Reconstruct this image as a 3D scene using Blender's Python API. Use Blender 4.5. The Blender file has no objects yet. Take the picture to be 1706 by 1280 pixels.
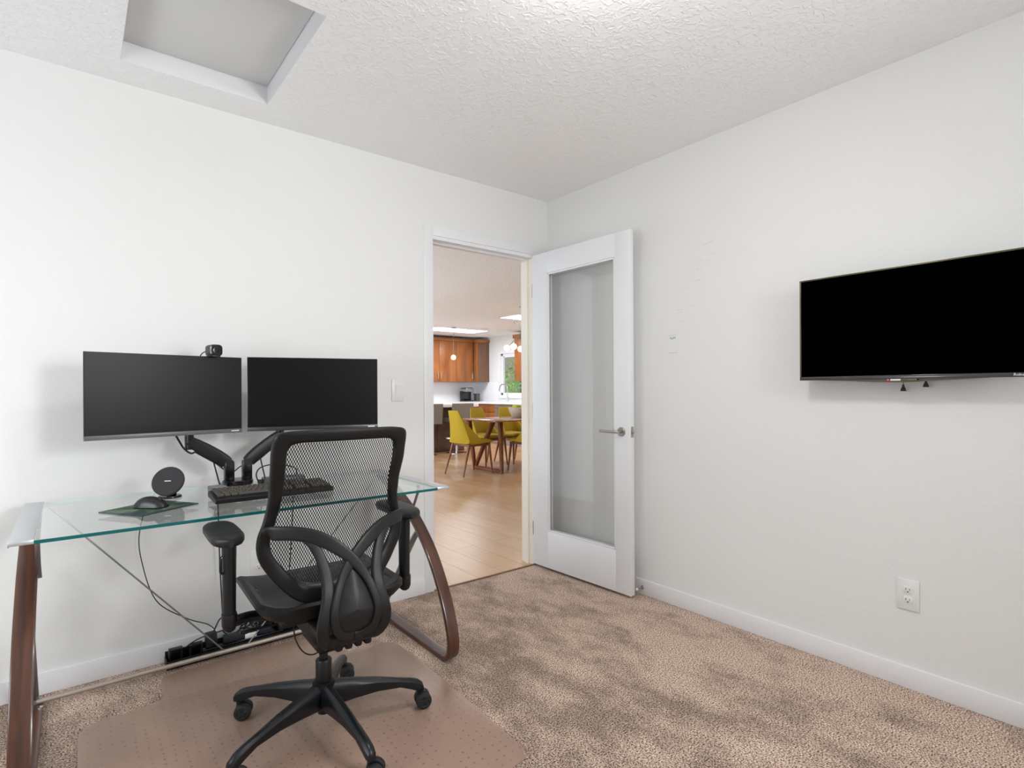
import bpy, bmesh, math, random
from mathutils import Vector, Matrix, Quaternion
random.seed(7)
PI = math.pi
SC = bpy.context.scene
COL = SC.collection
H = 2.44

# ------------------------------------------------------------------ camera
cam_d = bpy.data.cameras.new('camera')
cam_o = bpy.data.objects.new('camera', cam_d)
COL.objects.link(cam_o)
F = Vector((0.62190378, 0.78309366, 0.0)); R = Vector((0.78308522, -0.62189708, -0.00464331)); U = Vector((0.00363615, -0.00288769, 0.99998922))
mw = Matrix((R, U, -F)).transposed().to_4x4()
mw.translation = Vector((-2.52914786, -2.78909668, 1.15717237))
cam_o.matrix_world = mw
cam_d.sensor_width = 36.0
cam_d.lens = 919.32 / 1706 * 36.0
cam_d.shift_y = (651.38 - 640) / 1706
cam_d.clip_start = 0.02
SC.camera = cam_o

# ------------------------------------------------------------------ world, exposure, large lights
SC.view_settings.view_transform = 'Standard'
SC.view_settings.look = 'None'
SC.view_settings.gamma = 1.0
SC.view_settings.exposure = 0.07
SC.cycles.transparent_max_bounces = 24
SC.cycles.max_bounces = 12
SC.cycles.diffuse_bounces = 7
W = bpy.data.worlds.new('world'); SC.world = W; W.use_nodes = True
bg = W.node_tree.nodes['Background']
bg.inputs[0].default_value = (0.80, 0.90, 1.0, 1); bg.inputs[1].default_value = 1.5


def area(name, loc, target, sx, sy, power, col=(1, 1, 1), spread=180):
    l = bpy.data.lights.new(name, 'AREA'); l.shape = 'RECTANGLE'; l.size = sx; l.size_y = sy
    l.energy = power; l.color = col; l.spread = math.radians(spread)
    o = bpy.data.objects.new(name, l); COL.objects.link(o)
    o.location = loc
    o.rotation_euler = (Vector(target) - Vector(loc)).to_track_quat('-Z', 'Y').to_euler()
    return o


# daylight through the two windows of the study (behind and left of the camera)
area('daylight_south', (-0.95, -3.75, 1.75), (-3.3, -0.4, 0.75), 0.5, 0.5, 22, (0.97, 0.985, 1.0), 140)
area('daylight_west', (-3.95, -1.35, 1.15), (-2.6, -0.1, 0.45), 1.2, 0.6, 19, (0.90, 0.95, 1.0))
# added uplight at the south window, brightens the study ceiling
area('ceiling_uplight_south', (-0.95, -3.75, 1.20), (-2.2, -2.1, 2.44), 0.9, 0.25, 9, (0.97, 0.99, 1.0), 125)
# daylight through the glazed side of the great room and the two skylights
area('daylight_patio', (-1.3, 4.6, 1.3), (3, 4.8, 2.0), 3.4, 2.1, 76, (0.76, 0.89, 1.0))
area('daylight_skylight', (3.75, 7.0, 2.40), (3.75, 7.0, 0), 1.2, 0.55, 40, (0.88, 0.94, 1.0))
area('daylight_skylight', (3.85, 4.62, 2.40), (3.85, 4.62, 0), 0.8, 0.5, 24, (0.88, 0.94, 1.0))


# ------------------------------------------------------------------ helpers
def srgb(r, g, b):
    f = lambda c: (c / 255 / 12.92) if c / 255 <= 0.04045 else ((c / 255 + 0.055) / 1.055) ** 2.4
    return (f(r), f(g), f(b), 1)


def mat(name, col, rough=0.5, metal=0.0, bump=None, var=None, spec=0.5, coat=0.0):
    m = bpy.data.materials.new(name); m.use_nodes = True
    nt = m.node_tree; b = nt.nodes['Principled BSDF']
    b.inputs['Base Color'].default_value = col
    b.inputs['Roughness'].default_value = rough
    b.inputs['Metallic'].default_value = metal
    b.inputs['Specular IOR Level'].default_value = spec
    if coat: b.inputs['Coat Weight'].default_value = coat; b.inputs['Coat Roughness'].default_value = 0.1
    tc = nt.nodes.new('ShaderNodeTexCoord')
    if bump:
        n = nt.nodes.new('ShaderNodeTexNoise'); n.inputs['Scale'].default_value = bump[0]; n.inputs['Detail'].default_value = 4
        nt.links.new(tc.outputs['Object'], n.inputs['Vector'])
        bp = nt.nodes.new('ShaderNodeBump'); bp.inputs['Strength'].default_value = bump[1]; bp.inputs['Distance'].default_value = bump[2]
        nt.links.new(n.outputs['Fac'], bp.inputs['Height']); nt.links.new(bp.outputs['Normal'], b.inputs['Normal'])
    if var:
        n = nt.nodes.new('ShaderNodeTexNoise'); n.inputs['Scale'].default_value = var[0]; n.inputs['Detail'].default_value = 5
        nt.links.new(tc.outputs['Object'], n.inputs['Vector'])
        r = nt.nodes.new('ShaderNodeValToRGB'); r.color_ramp.elements[0].position = 0.35; r.color_ramp.elements[1].position = 0.65
        r.color_ramp.elements[0].color = var[1]; r.color_ramp.elements[1].color = col
        nt.links.new(n.outputs['Fac'], r.inputs['Fac']); nt.links.new(r.outputs['Color'], b.inputs['Base Color'])
    return m


def wood(name, c1, c2, scale=(1, 1, 1), rough=0.35, freq=6.0, coat=0.0):
    m = bpy.data.materials.new(name); m.use_nodes = True
    nt = m.node_tree; b = nt.nodes['Principled BSDF']; b.inputs['Roughness'].default_value = rough
    if coat: b.inputs['Coat Weight'].default_value = coat; b.inputs['Coat Roughness'].default_value = 0.15
    tc = nt.nodes.new('ShaderNodeTexCoord'); mp = nt.nodes.new('ShaderNodeMapping'); mp.inputs['Scale'].default_value = scale
    n = nt.nodes.new('ShaderNodeTexNoise'); n.inputs['Scale'].default_value = freq; n.inputs['Detail'].default_value = 6; n.inputs['Distortion'].default_value = 0.6
    r = nt.nodes.new('ShaderNodeValToRGB'); r.color_ramp.elements[0].position = 0.3; r.color_ramp.elements[1].position = 0.7
    r.color_ramp.elements[0].color = c1; r.color_ramp.elements[1].color = c2
    nt.links.new(tc.outputs['Object'], mp.inputs[0]); nt.links.new(mp.outputs[0], n.inputs['Vector'])
    nt.links.new(n.outputs['Fac'], r.inputs['Fac']); nt.links.new(r.outputs['Color'], b.inputs['Base Color'])
    return m


def emis(name, col, s):
    m = bpy.data.materials.new(name); m.use_nodes = True
    b = m.node_tree.nodes['Principled BSDF']
    b.inputs['Base Color'].default_value = col
    b.inputs['Emission Color'].default_value = col; b.inputs['Emission Strength'].default_value = s
    return m


def outer_fresnel(nt, f):
    # thin slab: reflect only on entering faces, so the pane does not mirror itself from inside
    ge = nt.nodes.new('ShaderNodeNewGeometry')
    k = nt.nodes.new('ShaderNodeMath'); k.operation = 'MULTIPLY_ADD'; k.inputs[1].default_value = -1; k.inputs[2].default_value = 1
    nt.links.new(ge.outputs['Backfacing'], k.inputs[0])
    q = nt.nodes.new('ShaderNodeMath'); q.operation = 'MULTIPLY'; nt.links.new(k.outputs[0], q.inputs[0]); nt.links.new(f.outputs[0], q.inputs[1])
    return q.outputs[0]


def glass(name, tint, gloss_rough=0.0, ior=1.5, haze=0.0, hazecol=(0.8, 0.8, 0.8, 1)):
    m = bpy.data.materials.new(name); m.use_nodes = True
    nt = m.node_tree; nt.nodes.remove(nt.nodes['Principled BSDF']); out = nt.nodes['Material Output']
    t = nt.nodes.new('ShaderNodeBsdfTransparent'); t.inputs[0].default_value = tint
    g = nt.nodes.new('ShaderNodeBsdfGlossy'); g.inputs['Roughness'].default_value = gloss_rough; g.inputs[0].default_value = (1, 1, 1, 1)
    f = nt.nodes.new('ShaderNodeFresnel'); f.inputs[0].default_value = ior
    src = t
    if haze:
        d = nt.nodes.new('ShaderNodeBsdfDiffuse'); d.inputs[0].default_value = hazecol
        x = nt.nodes.new('ShaderNodeMixShader'); x.inputs[0].default_value = haze
        nt.links.new(t.outputs[0], x.inputs[1]); nt.links.new(d.outputs[0], x.inputs[2]); src = x
    mx = nt.nodes.new('ShaderNodeMixShader')
    nt.links.new(outer_fresnel(nt, f), mx.inputs[0]); nt.links.new(src.outputs[0], mx.inputs[1]); nt.links.new(g.outputs[0], mx.inputs[2])
    nt.links.new(mx.outputs[0], out.inputs[0])
    return m


def lattice(name, col, a0, a1, p0, p1, thr, rough=0.55):
    """woven mesh fabric: a staggered lattice of see-through holes; a0,a1 are the object axes used"""
    m = bpy.data.materials.new(name); m.use_nodes = True
    nt = m.node_tree; b = nt.nodes['Principled BSDF']; out = nt.nodes['Material Output']
    b.inputs['Base Color'].default_value = col; b.inputs['Roughness'].default_value = rough
    tc = nt.nodes.new('ShaderNodeTexCoord'); s = nt.nodes.new('ShaderNodeSeparateXYZ'); nt.links.new(tc.outputs['Object'], s.inputs[0])

    def cosn(ax, per):
        k = nt.nodes.new('ShaderNodeMath'); k.operation = 'MULTIPLY'; k.inputs[1].default_value = 2 * PI / per
        nt.links.new(s.outputs[ax], k.inputs[0])
        c = nt.nodes.new('ShaderNodeMath'); c.operation = 'COSINE'; nt.links.new(k.outputs[0], c.inputs[0]); return c
    c0, c1 = cosn(a0, p0), cosn(a1, p1)
    q = nt.nodes.new('ShaderNodeMath'); q.operation = 'MULTIPLY'; nt.links.new(c0.outputs[0], q.inputs[0]); nt.links.new(c1.outputs[0], q.inputs[1])
    g = nt.nodes.new('ShaderNodeMath'); g.operation = 'GREATER_THAN'; g.inputs[1].default_value = thr; nt.links.new(q.outputs[0], g.inputs[0])
    t = nt.nodes.new('ShaderNodeBsdfTransparent'); mx = nt.nodes.new('ShaderNodeMixShader')
    nt.links.new(g.outputs[0], mx.inputs[0]); nt.links.new(b.outputs[0], mx.inputs[1]); nt.links.new(t.outputs[0], mx.inputs[2])
    nt.links.new(mx.outputs[0], out.inputs[0])
    return m


def spline(pts, n=8, closed=False):
    P = [Vector(p) for p in pts]; out = []; m = len(P)
    rng = range(m) if closed else range(m - 1)
    for i in rng:
        if closed: p0, p1, p2, p3 = P[(i - 1) % m], P[i], P[(i + 1) % m], P[(i + 2) % m]
        else: p0, p1, p2, p3 = P[max(i - 1, 0)], P[i], P[i + 1], P[min(i + 2, m - 1)]
        for k in range(n):
            t = k / n
            out.append(0.5 * ((2 * p1) + (p2 - p0) * t + (2 * p0 - 5 * p1 + 4 * p2 - p3) * t * t + (3 * p1 - p0 - 3 * p2 + p3) * t ** 3))
    if not closed: out.append(P[-1].copy())
    return out


class MB:
    def __init__(s): s.bm = bmesh.new(); s.mi = 0

    def _mat(s, before):
        for f in s.bm.faces:
            if f not in before: f.material_index = s.mi

    def poly(s, pts):
        f = s.bm.faces.new([s.bm.verts.new(p) for p in pts]); f.material_index = s.mi; return f

    def box(s, a, b, r=0.0, seg=2, M=None):
        """axis box from corner a to corner b, rounded by r, optional matrix"""
        t = bmesh.new()
        x0, y0, z0 = a; x1, y1, z1 = b
        v = [t.verts.new(p) for p in [(x0, y0, z0), (x1, y0, z0), (x1, y1, z0), (x0, y1, z0), (x0, y0, z1), (x1, y0, z1), (x1, y1, z1), (x0, y1, z1)]]
        for q in [(0, 3, 2, 1), (4, 5, 6, 7), (0, 1, 5, 4), (1, 2, 6, 5), (2, 3, 7, 6), (3, 0, 4, 7)]: t.faces.new([v[i] for i in q])
        if r > 0: bmesh.ops.bevel(t, geom=t.edges[:], offset=r, segments=seg, affect='EDGES', profile=0.5)
        s.add(t, M)
        return s

    def cbox(s, c, size, r=0.0, M=None, seg=2):
        h = [d / 2 for d in size]
        return s.box([c[i] - h[i] for i in range(3)], [c[i] + h[i] for i in range(3)], r, seg, M)

    def add(s, t, M=None):
        mp = {}
        for v in t.verts: mp[v] = s.bm.verts.new(M @ v.co if M else v.co)
        for f in t.faces:
            nf = s.bm.faces.new([mp[v] for v in f.verts]); nf.material_index = s.mi
        t.free()

    def ring(s, rings, caps=True, closed=False):
        V = [[s.bm.verts.new(p) for p in r] for r in rings]
        n = len(V[0]); m = len(V)
        for i in range(m if closed else m - 1):
            A, B = V[i], V[(i + 1) % m]
            for k in range(n):
                f = s.bm.faces.new([A[k], A[(k + 1) % n], B[(k + 1) % n], B[k]]); f.material_index = s.mi
        if caps and not closed:
            f = s.bm.faces.new(V[0][::-1]); f.material_index = s.mi
            f = s.bm.faces.new(V[-1]); f.material_index = s.mi
        return s

    def lathe(s, prof, c=(0, 0, 0), axis=(0, 0, 1), n=24, M=None):
        ax = Vector(axis).normalized(); q = Vector((0, 0, 1)).rotation_difference(ax)
        rings = []
        for r, h in prof:
            rr = []
            for k in range(n):
                a = 2 * PI * k / n; p = Vector(c) + q @ Vector((max(r, 1e-5) * math.cos(a), max(r, 1e-5) * math.sin(a), h))
                rr.append(M @ p if M else p)
            rings.append(rr)
        return s.ring(rings)

    def cyl(s, a, b, r, r2=None, n=16):
        a = Vector(a); b = Vector(b); L = (b - a).length
        return s.lathe([(r, 0), (r if r2 is None else r2, L)], a, b - a, n)

    def ball(s, c, r, n=16, sc=(1, 1, 1)):
        rings = []
        for i in range(n // 2 + 1):
            t = PI * i / (n // 2)
            rr = max(math.sin(t), 1e-4)
            rings.append([(c[0] + r * sc[0] * rr * math.cos(2 * PI * k / n), c[1] + r * sc[1] * rr * math.sin(2 * PI * k / n), c[2] - r * sc[2] * math.cos(t)) for k in range(n)])
        return s.ring(rings)

    def sweep(s, path, w, t, ref=(0, 0, 1), n=8, power=1.0, sizes=None, closed=False, caps=True):
        """sweep an ellipse (power 1) or rounded-rectangle section, half width w along side, half thickness t along ref-ish normal"""
        P = [Vector(p) for p in path]; m = len(P); rings = []
        for i in range(m):
            if closed: d = P[(i + 1) % m] - P[(i - 1) % m]
            else: d = P[min(i + 1, m - 1)] - P[max(i - 1, 0)]
            d.normalize(); rf = Vector(ref(i / (m - 1)) if callable(ref) else ref)
            side = d.cross(rf)
            if side.length < 1e-6: side = d.cross(Vector((0.3, 0.9, 0.1)))
            side.normalize(); nn = side.cross(d).normalized()
            sw, st = (w, t) if sizes is None else sizes(i / (m - 1))
            rr = []
            for k in range(n):
                a = 2 * PI * (k + 0.5) / n; c, q = math.cos(a), math.sin(a)
                c = math.copysign(abs(c) ** power, c); q = math.copysign(abs(q) ** power, q)
                rr.append(P[i] + side * (sw * c) + nn * (st * q))
            rings.append(rr)
        return s.ring(rings, caps, closed)

    def tube(s, path, r, n=8, closed=False):
        # parallel transport
        P = [Vector(p) for p in path]; m = len(P); rings = []; u = None
        for i in range(m):
            if closed: d = (P[(i + 1) % m] - P[(i - 1) % m]).normalized()
            else: d = (P[min(i + 1, m - 1)] - P[max(i - 1, 0)]).normalized()
            if u is None: u = d.orthogonal().normalized()
            u = (u - d * u.dot(d)).normalized(); v = d.cross(u)
            rings.append([P[i] + u * (r * math.cos(2 * PI * k / n)) + v * (r * math.sin(2 * PI * k / n)) for k in range(n)])
        return s.ring(rings, True, closed)

    def extrude_poly(s, pts, z0, z1, r=0.0, M=None):
        t = bmesh.new(); v = [t.verts.new((x, y, z0)) for x, y in pts]; w = [t.verts.new((x, y, z1)) for x, y in pts]; n = len(pts)
        t.faces.new(v[::-1]); top = t.faces.new(w)
        for i in range(n): t.faces.new([v[i], v[(i + 1) % n], w[(i + 1) % n], w[i]])
        if r > 0: bmesh.ops.bevel(t, geom=list(top.edges), offset=r, segments=2, affect='EDGES', profile=0.5)
        s.add(t, M); return s

    def build(s, name, mats, parent=None, smooth=35, M=None):
        bmesh.ops.recalc_face_normals(s.bm, faces=s.bm.faces[:])
        me = bpy.data.meshes.new(name); s.bm.to_mesh(me); s.bm.free()
        for m in (mats if isinstance(mats, (list, tuple)) else [mats]): me.materials.append(m)
        if smooth:
            me.shade_smooth(); me.set_sharp_from_angle(angle=math.radians(smooth))
        o = bpy.data.objects.new(name, me); COL.objects.link(o)
        if parent: o.parent = parent
        if M: o.matrix_local = M
        return o


def thing(name, label, cat, loc=(0, 0, 0), rz=0.0, group=None):
    o = bpy.data.objects.new(name, None); COL.objects.link(o); o.empty_display_size = 0.1
    o.location = loc; o.rotation_euler = (0, 0, rz)
    return tag(o, label, cat, group)


def tag(o, label, cat, group=None):
    o['label'] = label; o['category'] = cat
    if group: o['group'] = group
    return o


def struct(o):
    o['kind'] = 'structure'; return o


def copy_tree(o, parent=None):
    c = o.copy(); COL.objects.link(c)
    if parent: c.parent = parent; c.matrix_parent_inverse = o.matrix_parent_inverse
    for ch in o.children: copy_tree(ch, c)
    return c


def base_mesh(o):
    """top-level single mesh: keep as is"""
    return o


# ------------------------------------------------------------------ materials
def wall_material(name, col, s1, st, dist):
    m = bpy.data.materials.new(name); m.use_nodes = True
    nt = m.node_tree; b = nt.nodes['Principled BSDF']; b.inputs['Base Color'].default_value = col; b.inputs['Roughness'].default_value = 0.75
    b.inputs['Specular IOR Level'].default_value = 0.25
    tc = nt.nodes.new('ShaderNodeTexCoord')
    n = nt.nodes.new('ShaderNodeTexNoise'); n.inputs['Scale'].default_value = s1; n.inputs['Detail'].default_value = 3; n.inputs['Distortion'].default_value = 0.8
    r = nt.nodes.new('ShaderNodeValToRGB'); r.color_ramp.elements[0].position = 0.48; r.color_ramp.elements[1].position = 0.58
    bp = nt.nodes.new('ShaderNodeBump'); bp.inputs['Strength'].default_value = st; bp.inputs['Distance'].default_value = dist
    nt.links.new(tc.outputs['Object'], n.inputs['Vector']); nt.links.new(n.outputs['Fac'], r.inputs['Fac'])
    nt.links.new(r.outputs['Color'], bp.inputs['Height']); nt.links.new(bp.outputs['Normal'], b.inputs['Normal'])
    return m


m_wall = wall_material('wall_paint', srgb(224, 224, 222), 90, 0.10, 0.002)
m_ceil = wall_material('ceiling_knockdown', srgb(242, 242, 242), 42, 0.45, 0.004)
m_trim = mat('white_trim_paint', srgb(226, 226, 228), 0.35)
m_hatch = mat('hatch_board_paint', srgb(214, 214, 212), 0.7, bump=(60, 0.08, 0.002))
m_jamb = mat('cream_jamb_paint', srgb(232, 225, 212), 0.4)

# carpet: speckled twist pile with brushed dark patches
m_carpet = bpy.data.materials.new('beige_carpet'); m_carpet.use_nodes = True
nt = m_carpet.node_tree; b = nt.nodes['Principled BSDF']; b.inputs['Roughness'].default_value = 0.95; b.inputs['Specular IOR Level'].default_value = 0.1
tc = nt.nodes.new('ShaderNodeTexCoord')
n1 = nt.nodes.new('ShaderNodeTexNoise'); n1.inputs['Scale'].default_value = 185; n1.inputs['Detail'].default_value = 3.0; n1.inputs['Roughness'].default_value = 0.6
r1 = nt.nodes.new('ShaderNodeValToRGB'); cr = r1.color_ramp
cr.elements[0].position = 0.39; cr.elements[0].color = srgb(92, 72, 60); cr.elements[1].position = 0.62; cr.elements[1].color = srgb(255, 234, 216)
e = cr.elements.new(0.49); e.color = srgb(204, 176, 157)
# pile brushed the other way: blotchy streaks, stronger in the middle of the room than along the right wall
mp = nt.nodes.new('ShaderNodeMapping'); mp.inputs['Rotation'].default_value = (0, 0, -0.35); mp.inputs['Scale'].default_value = (3.0, 1.7, 1)
n2 = nt.nodes.new('ShaderNodeTexNoise'); n2.inputs['Scale'].default_value = 1.5; n2.inputs['Detail'].default_value = 10; n2.inputs['Roughness'].default_value = 0.74; n2.inputs['Distortion'].default_value = 0.1
sx = nt.nodes.new('ShaderNodeSeparateXYZ'); mr = nt.nodes.new('ShaderNodeMapRange'); mr.inputs['From Min'].default_value = -0.25; mr.inputs['From Max'].default_value = -1.1; mr.inputs['To Min'].default_value = 0.02; mr.inputs['To Max'].default_value = -0.08
ad = nt.nodes.new('ShaderNodeMath'); ad.operation = 'ADD'
r2 = nt.nodes.new('ShaderNodeValToRGB'); r2.color_ramp.elements[0].position = 0.36; r2.color_ramp.elements[0].color = (0.46, 0.45, 0.45, 1); r2.color_ramp.elements[1].position = 0.54; r2.color_ramp.elements[1].color = (1, 1, 1, 1)
mul = nt.nodes.new('ShaderNodeMix'); mul.data_type = 'RGBA'; mul.blend_type = 'MULTIPLY'; mul.inputs[0].default_value = 0.85
bp = nt.nodes.new('ShaderNodeBump'); bp.inputs['Strength'].default_value = 0.8; bp.inputs['Distance'].default_value = 0.010
for a_, b_ in [(tc.outputs['Object'], n1.inputs['Vector']), (n1.outputs['Fac'], r1.inputs['Fac']), (tc.outputs['Object'], mp.inputs[0]), (mp.outputs[0], n2.inputs['Vector']),
               (tc.outputs['Object'], sx.inputs[0]), (sx.outputs['X'], mr.inputs['Value']), (n2.outputs['Fac'], ad.inputs[0]), (mr.outputs[0], ad.inputs[1]),
               (ad.outputs[0], r2.inputs['Fac']), (r1.outputs['Color'], mul.inputs[6]), (r2.outputs['Color'], mul.inputs[7]), (mul.outputs[2], b.inputs['Base Color']),
               (n1.outputs['Fac'], bp.inputs['Height']), (bp.outputs['Normal'], b.inputs['Normal'])]: nt.links.new(a_, b_)

# hardwood planks running along y
m_plank = bpy.data.materials.new('oak_planks'); m_plank.use_nodes = True
nt = m_plank.node_tree; b = nt.nodes['Principled BSDF']; b.inputs['Roughness'].default_value = 0.28
tc = nt.nodes.new('ShaderNodeTexCoord'); mp = nt.nodes.new('ShaderNodeMapping'); mp.inputs['Rotation'].default_value = (0, 0, PI / 2)
br = nt.nodes.new('ShaderNodeTexBrick'); br.inputs['Scale'].default_value = 1; br.inputs['Brick Width'].default_value = 1.7; br.inputs['Row Height'].default_value = 0.19
br.inputs['Mortar Size'].default_value = 0.0018; br.inputs['Color1'].default_value = srgb(208, 172, 136); br.inputs['Color2'].default_value = srgb(192, 150, 106); br.inputs['Mortar'].default_value = srgb(120, 84, 54)
br.offset = 0.37
mp2 = nt.nodes.new('ShaderNodeMapping'); mp2.inputs['Scale'].default_value = (14, 1.2, 1)
n = nt.nodes.new('ShaderNodeTexNoise'); n.inputs['Scale'].default_value = 2.5; n.inputs['Detail'].default_value = 6; n.inputs['Distortion'].default_value = 1.2
rr = nt.nodes.new('ShaderNodeValToRGB'); rr.color_ramp.elements[0].position = 0.3; rr.color_ramp.elements[0].color = (0.72, 0.68, 0.64, 1); rr.color_ramp.elements[1].position = 0.6; rr.color_ramp.elements[1].color = (1, 1, 1, 1)
mul = nt.nodes.new('ShaderNodeMix'); mul.data_type = 'RGBA'; mul.blend_type = 'MULTIPLY'; mul.inputs[0].default_value = 0.5
for a_, b_ in [(tc.outputs['Object'], mp.inputs[0]), (mp.outputs[0], br.inputs['Vector']), (tc.outputs['Object'], mp2.inputs[0]), (mp2.outputs[0], n.inputs['Vector']), (n.outputs['Fac'], rr.inputs['Fac']),
               (br.outputs['Color'], mul.inputs[6]), (rr.outputs['Color'], mul.inputs[7]), (mul.outputs[2], b.inputs['Base Color'])]: nt.links.new(a_, b_)

m_blk = mat('black_plastic', srgb(13, 13, 14), 0.42, spec=0.4, bump=(900, 0.05, 0.0005))
m_blk_soft = mat('black_soft_plastic', srgb(20, 20, 22), 0.45, spec=0.45)
m_blk_gloss = mat('gloss_black_plastic', srgb(14, 14, 16), 0.18)
m_base = mat('base_nylon', srgb(15, 17, 21), 0.36, spec=0.4)
m_rub = mat('black_rubber', srgb(20, 20, 21), 0.6)
m_seatmesh_back = lattice('back_mesh_weave', srgb(18, 18, 19), 'X', 'Z', 0.0078, 0.0150, 0.02)
m_seatmesh_seat = lattice('seat_mesh_weave', srgb(62, 62, 64), 'X', 'Y', 0.0085, 0.0130, 0.25)
m_glass_desk = glass('desk_glass', (0.955, 0.975, 0.97, 1), 0.0, 1.5)
m_glass_edge = mat('glass_edge_teal', srgb(8, 90, 90), 0.12)
m_glass_edge2 = mat('glass_edge_pale', srgb(196, 214, 212), 0.15)
m_glass_door = glass('door_glass', (0.925, 0.925, 0.92, 1), 0.0, 1.5)
m_silver = mat('brushed_aluminium', srgb(205, 208, 211), 0.38, 0.75)
m_steel = mat('grey_steel', srgb(150, 150, 152), 0.35, 0.9)
m_nickel = mat('satin_nickel', srgb(178, 172, 165), 0.28, 1.0)
m_chrome = mat('chrome', srgb(215, 215, 218), 0.12, 1.0)
m_dwood = wood('espresso_bentwood', srgb(52, 30, 22), srgb(92, 55, 36), (14, 1, 1), 0.28, 3, coat=0.4)
m_screen = mat('monitor_screen', srgb(9, 9, 10), 0.36, spec=0.2)
m_tv = mat('tv_screen', srgb(1, 1, 1), 0.15, spec=0.0)
m_bezel = mat('dark_bezel', srgb(44, 44, 47), 0.3)
m_tvframe = mat('bronze_frame', srgb(92, 84, 62), 0.35, 0.6)
m_white_print = mat('white_print', srgb(225, 225, 222), 0.5)
m_white = mat('white_plastic', srgb(224, 224, 221), 0.3)
m_slot = mat('dark_slot', srgb(45, 42, 40), 0.5)
m_rtext = mat('scuff_grey', srgb(205, 203, 200), 0.8)
m_green_ink = mat('green_ink', srgb(110, 175, 150), 0.8)

# ------------------------------------------------------------------ room shell
T = 0.12
XW, YS = -3.8, -3.6       # west and south wall faces
# floor
fb = MB(); fb.box((XW, YS, -0.05), (0, 0, 0)); struct(fb.build('floor', m_carpet, smooth=0))
fb = MB(); fb.box((-2.0, 0, -0.05), (5.3, 8.45, 0.0)); struct(fb.build('floor.001', m_plank, smooth=0))
fb = MB(); fb.box((-0.90, -0.012, 0), (-0.13, 0.004, 0.006), 0.002); struct(fb.build('trim_1', mat('brown_threshold', srgb(120, 90, 62), 0.5)))
# wall north (desk wall) with door opening x -0.905..-0.13, z 0..2.06
OX0, OX1, OZ = -0.912, -0.122, 2.06
wb = MB(); wb.box((XW - 0.1, 0, 0), (OX0, T, H)); wb.box((OX0, 0, OZ), (OX1, T, H)); wb.box((OX1, 0, 0), (5.4, T, H)); struct(wb.build('wall_north', m_wall, smooth=0))
# wall east
wb = MB(); wb.box((0, YS - 0.1, 0), (0.1, 0, H))
# scuffs and a small green pen mark on the paint
def scuff(y, z, L, hgt, mi, tilt=0.0):
    wb.mi = mi
    n = max(3, int(L / 0.006)); top = []; bot = []
    for i in range(n + 1):
        t = i / n; yy = y - L * (t - 0.5); zz = z + tilt * (t - 0.5) + random.uniform(-0.0012, 0.0012)
        hh = hgt * (0.35 + 0.65 * random.random()) * (1 if 0 < i < n else 0.3)
        top.append((-0.0004, yy, zz + hh / 2)); bot.append((-0.0004, yy, zz - hh / 2))
    for i in range(n): wb.poly([top[i], top[i + 1], bot[i + 1], bot[i]])
for q in [(-1.215, 1.905, 0.07, 0.004, .006), (-1.42, 1.842, 0.03, 0.003, .005), (-1.25, 1.845, 0.02, 0.003, .003), (-1.165, 1.822, 0.03, 0.003, .004), (-1.21, 1.815, 0.035, 0.003, .008),
          (-1.16, 1.785, 0.04, 0.003, .004), (-1.15, 1.725, 0.055, 0.003, .006), (-1.08, 1.69, 0.05, 0.003, .004), (-1.13, 1.60, 0.05, 0.0025, .003), (-1.04, 1.585, 0.05, 0.0025, .002),
          (-1.04, 1.57, 0.05, 0.0025, .002), (-1.045, 1.52, 0.045, 0.002, .003), (-1.0, 1.452, 0.06, 0.004, .006), (-1.0, 1.358, 0.06, 0.006, .001)]:
    scuff(q[0], q[1], q[2], q[3], 1, q[4])
wb.mi = 2
for k, yy in enumerate((-0.985, -0.994, -1.003, -1.012)):
    w_ = 0.0035; z0 = 1.432 if k != 1 else 1.428
    wb.poly([(-0.0005, yy, z0), (-0.0005, yy - w_, z0), (-0.0005, yy - w_, z0 + 0.012), (-0.0005, yy, z0 + 0.012)])
    wb.poly([(-0.0006, yy + 0.003, z0 + 0.005), (-0.0006, yy - w_ - 0.003, z0 + 0.005), (-0.0006, yy - w_ - 0.003, z0 + 0.008), (-0.0006, yy + 0.003, z0 + 0.008)])
struct(wb.build('wall_east', [m_wall, m_rtext, m_green_ink], smooth=0))
# south wall with window, west wall with window (both behind the camera)
wb = MB(); wb.box((XW - 0.1, YS - 0.1, 0), (-1.5, YS, H)); wb.box((-0.4, YS - 0.1, 0), (0.1, YS, H)); wb.box((-1.5, YS - 0.1, 0), (-0.4, YS, 1.05)); wb.box((-1.5, YS - 0.1, 2.15), (-0.4, YS, H)); struct(wb.build('wall_south', m_wall, smooth=0))
wb = MB(); wb.box((XW - 0.1, YS, 0), (XW, -2.15, H)); wb.box((XW - 0.1, -0.55, 0), (XW, 0, H)); wb.box((XW - 0.1, -2.15, 0), (XW, -0.55, 0.8)); wb.box((XW - 0.1, -2.15, 2.1), (XW, -0.55, H)); struct(wb.build('wall_west', m_wall, smooth=0))
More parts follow.
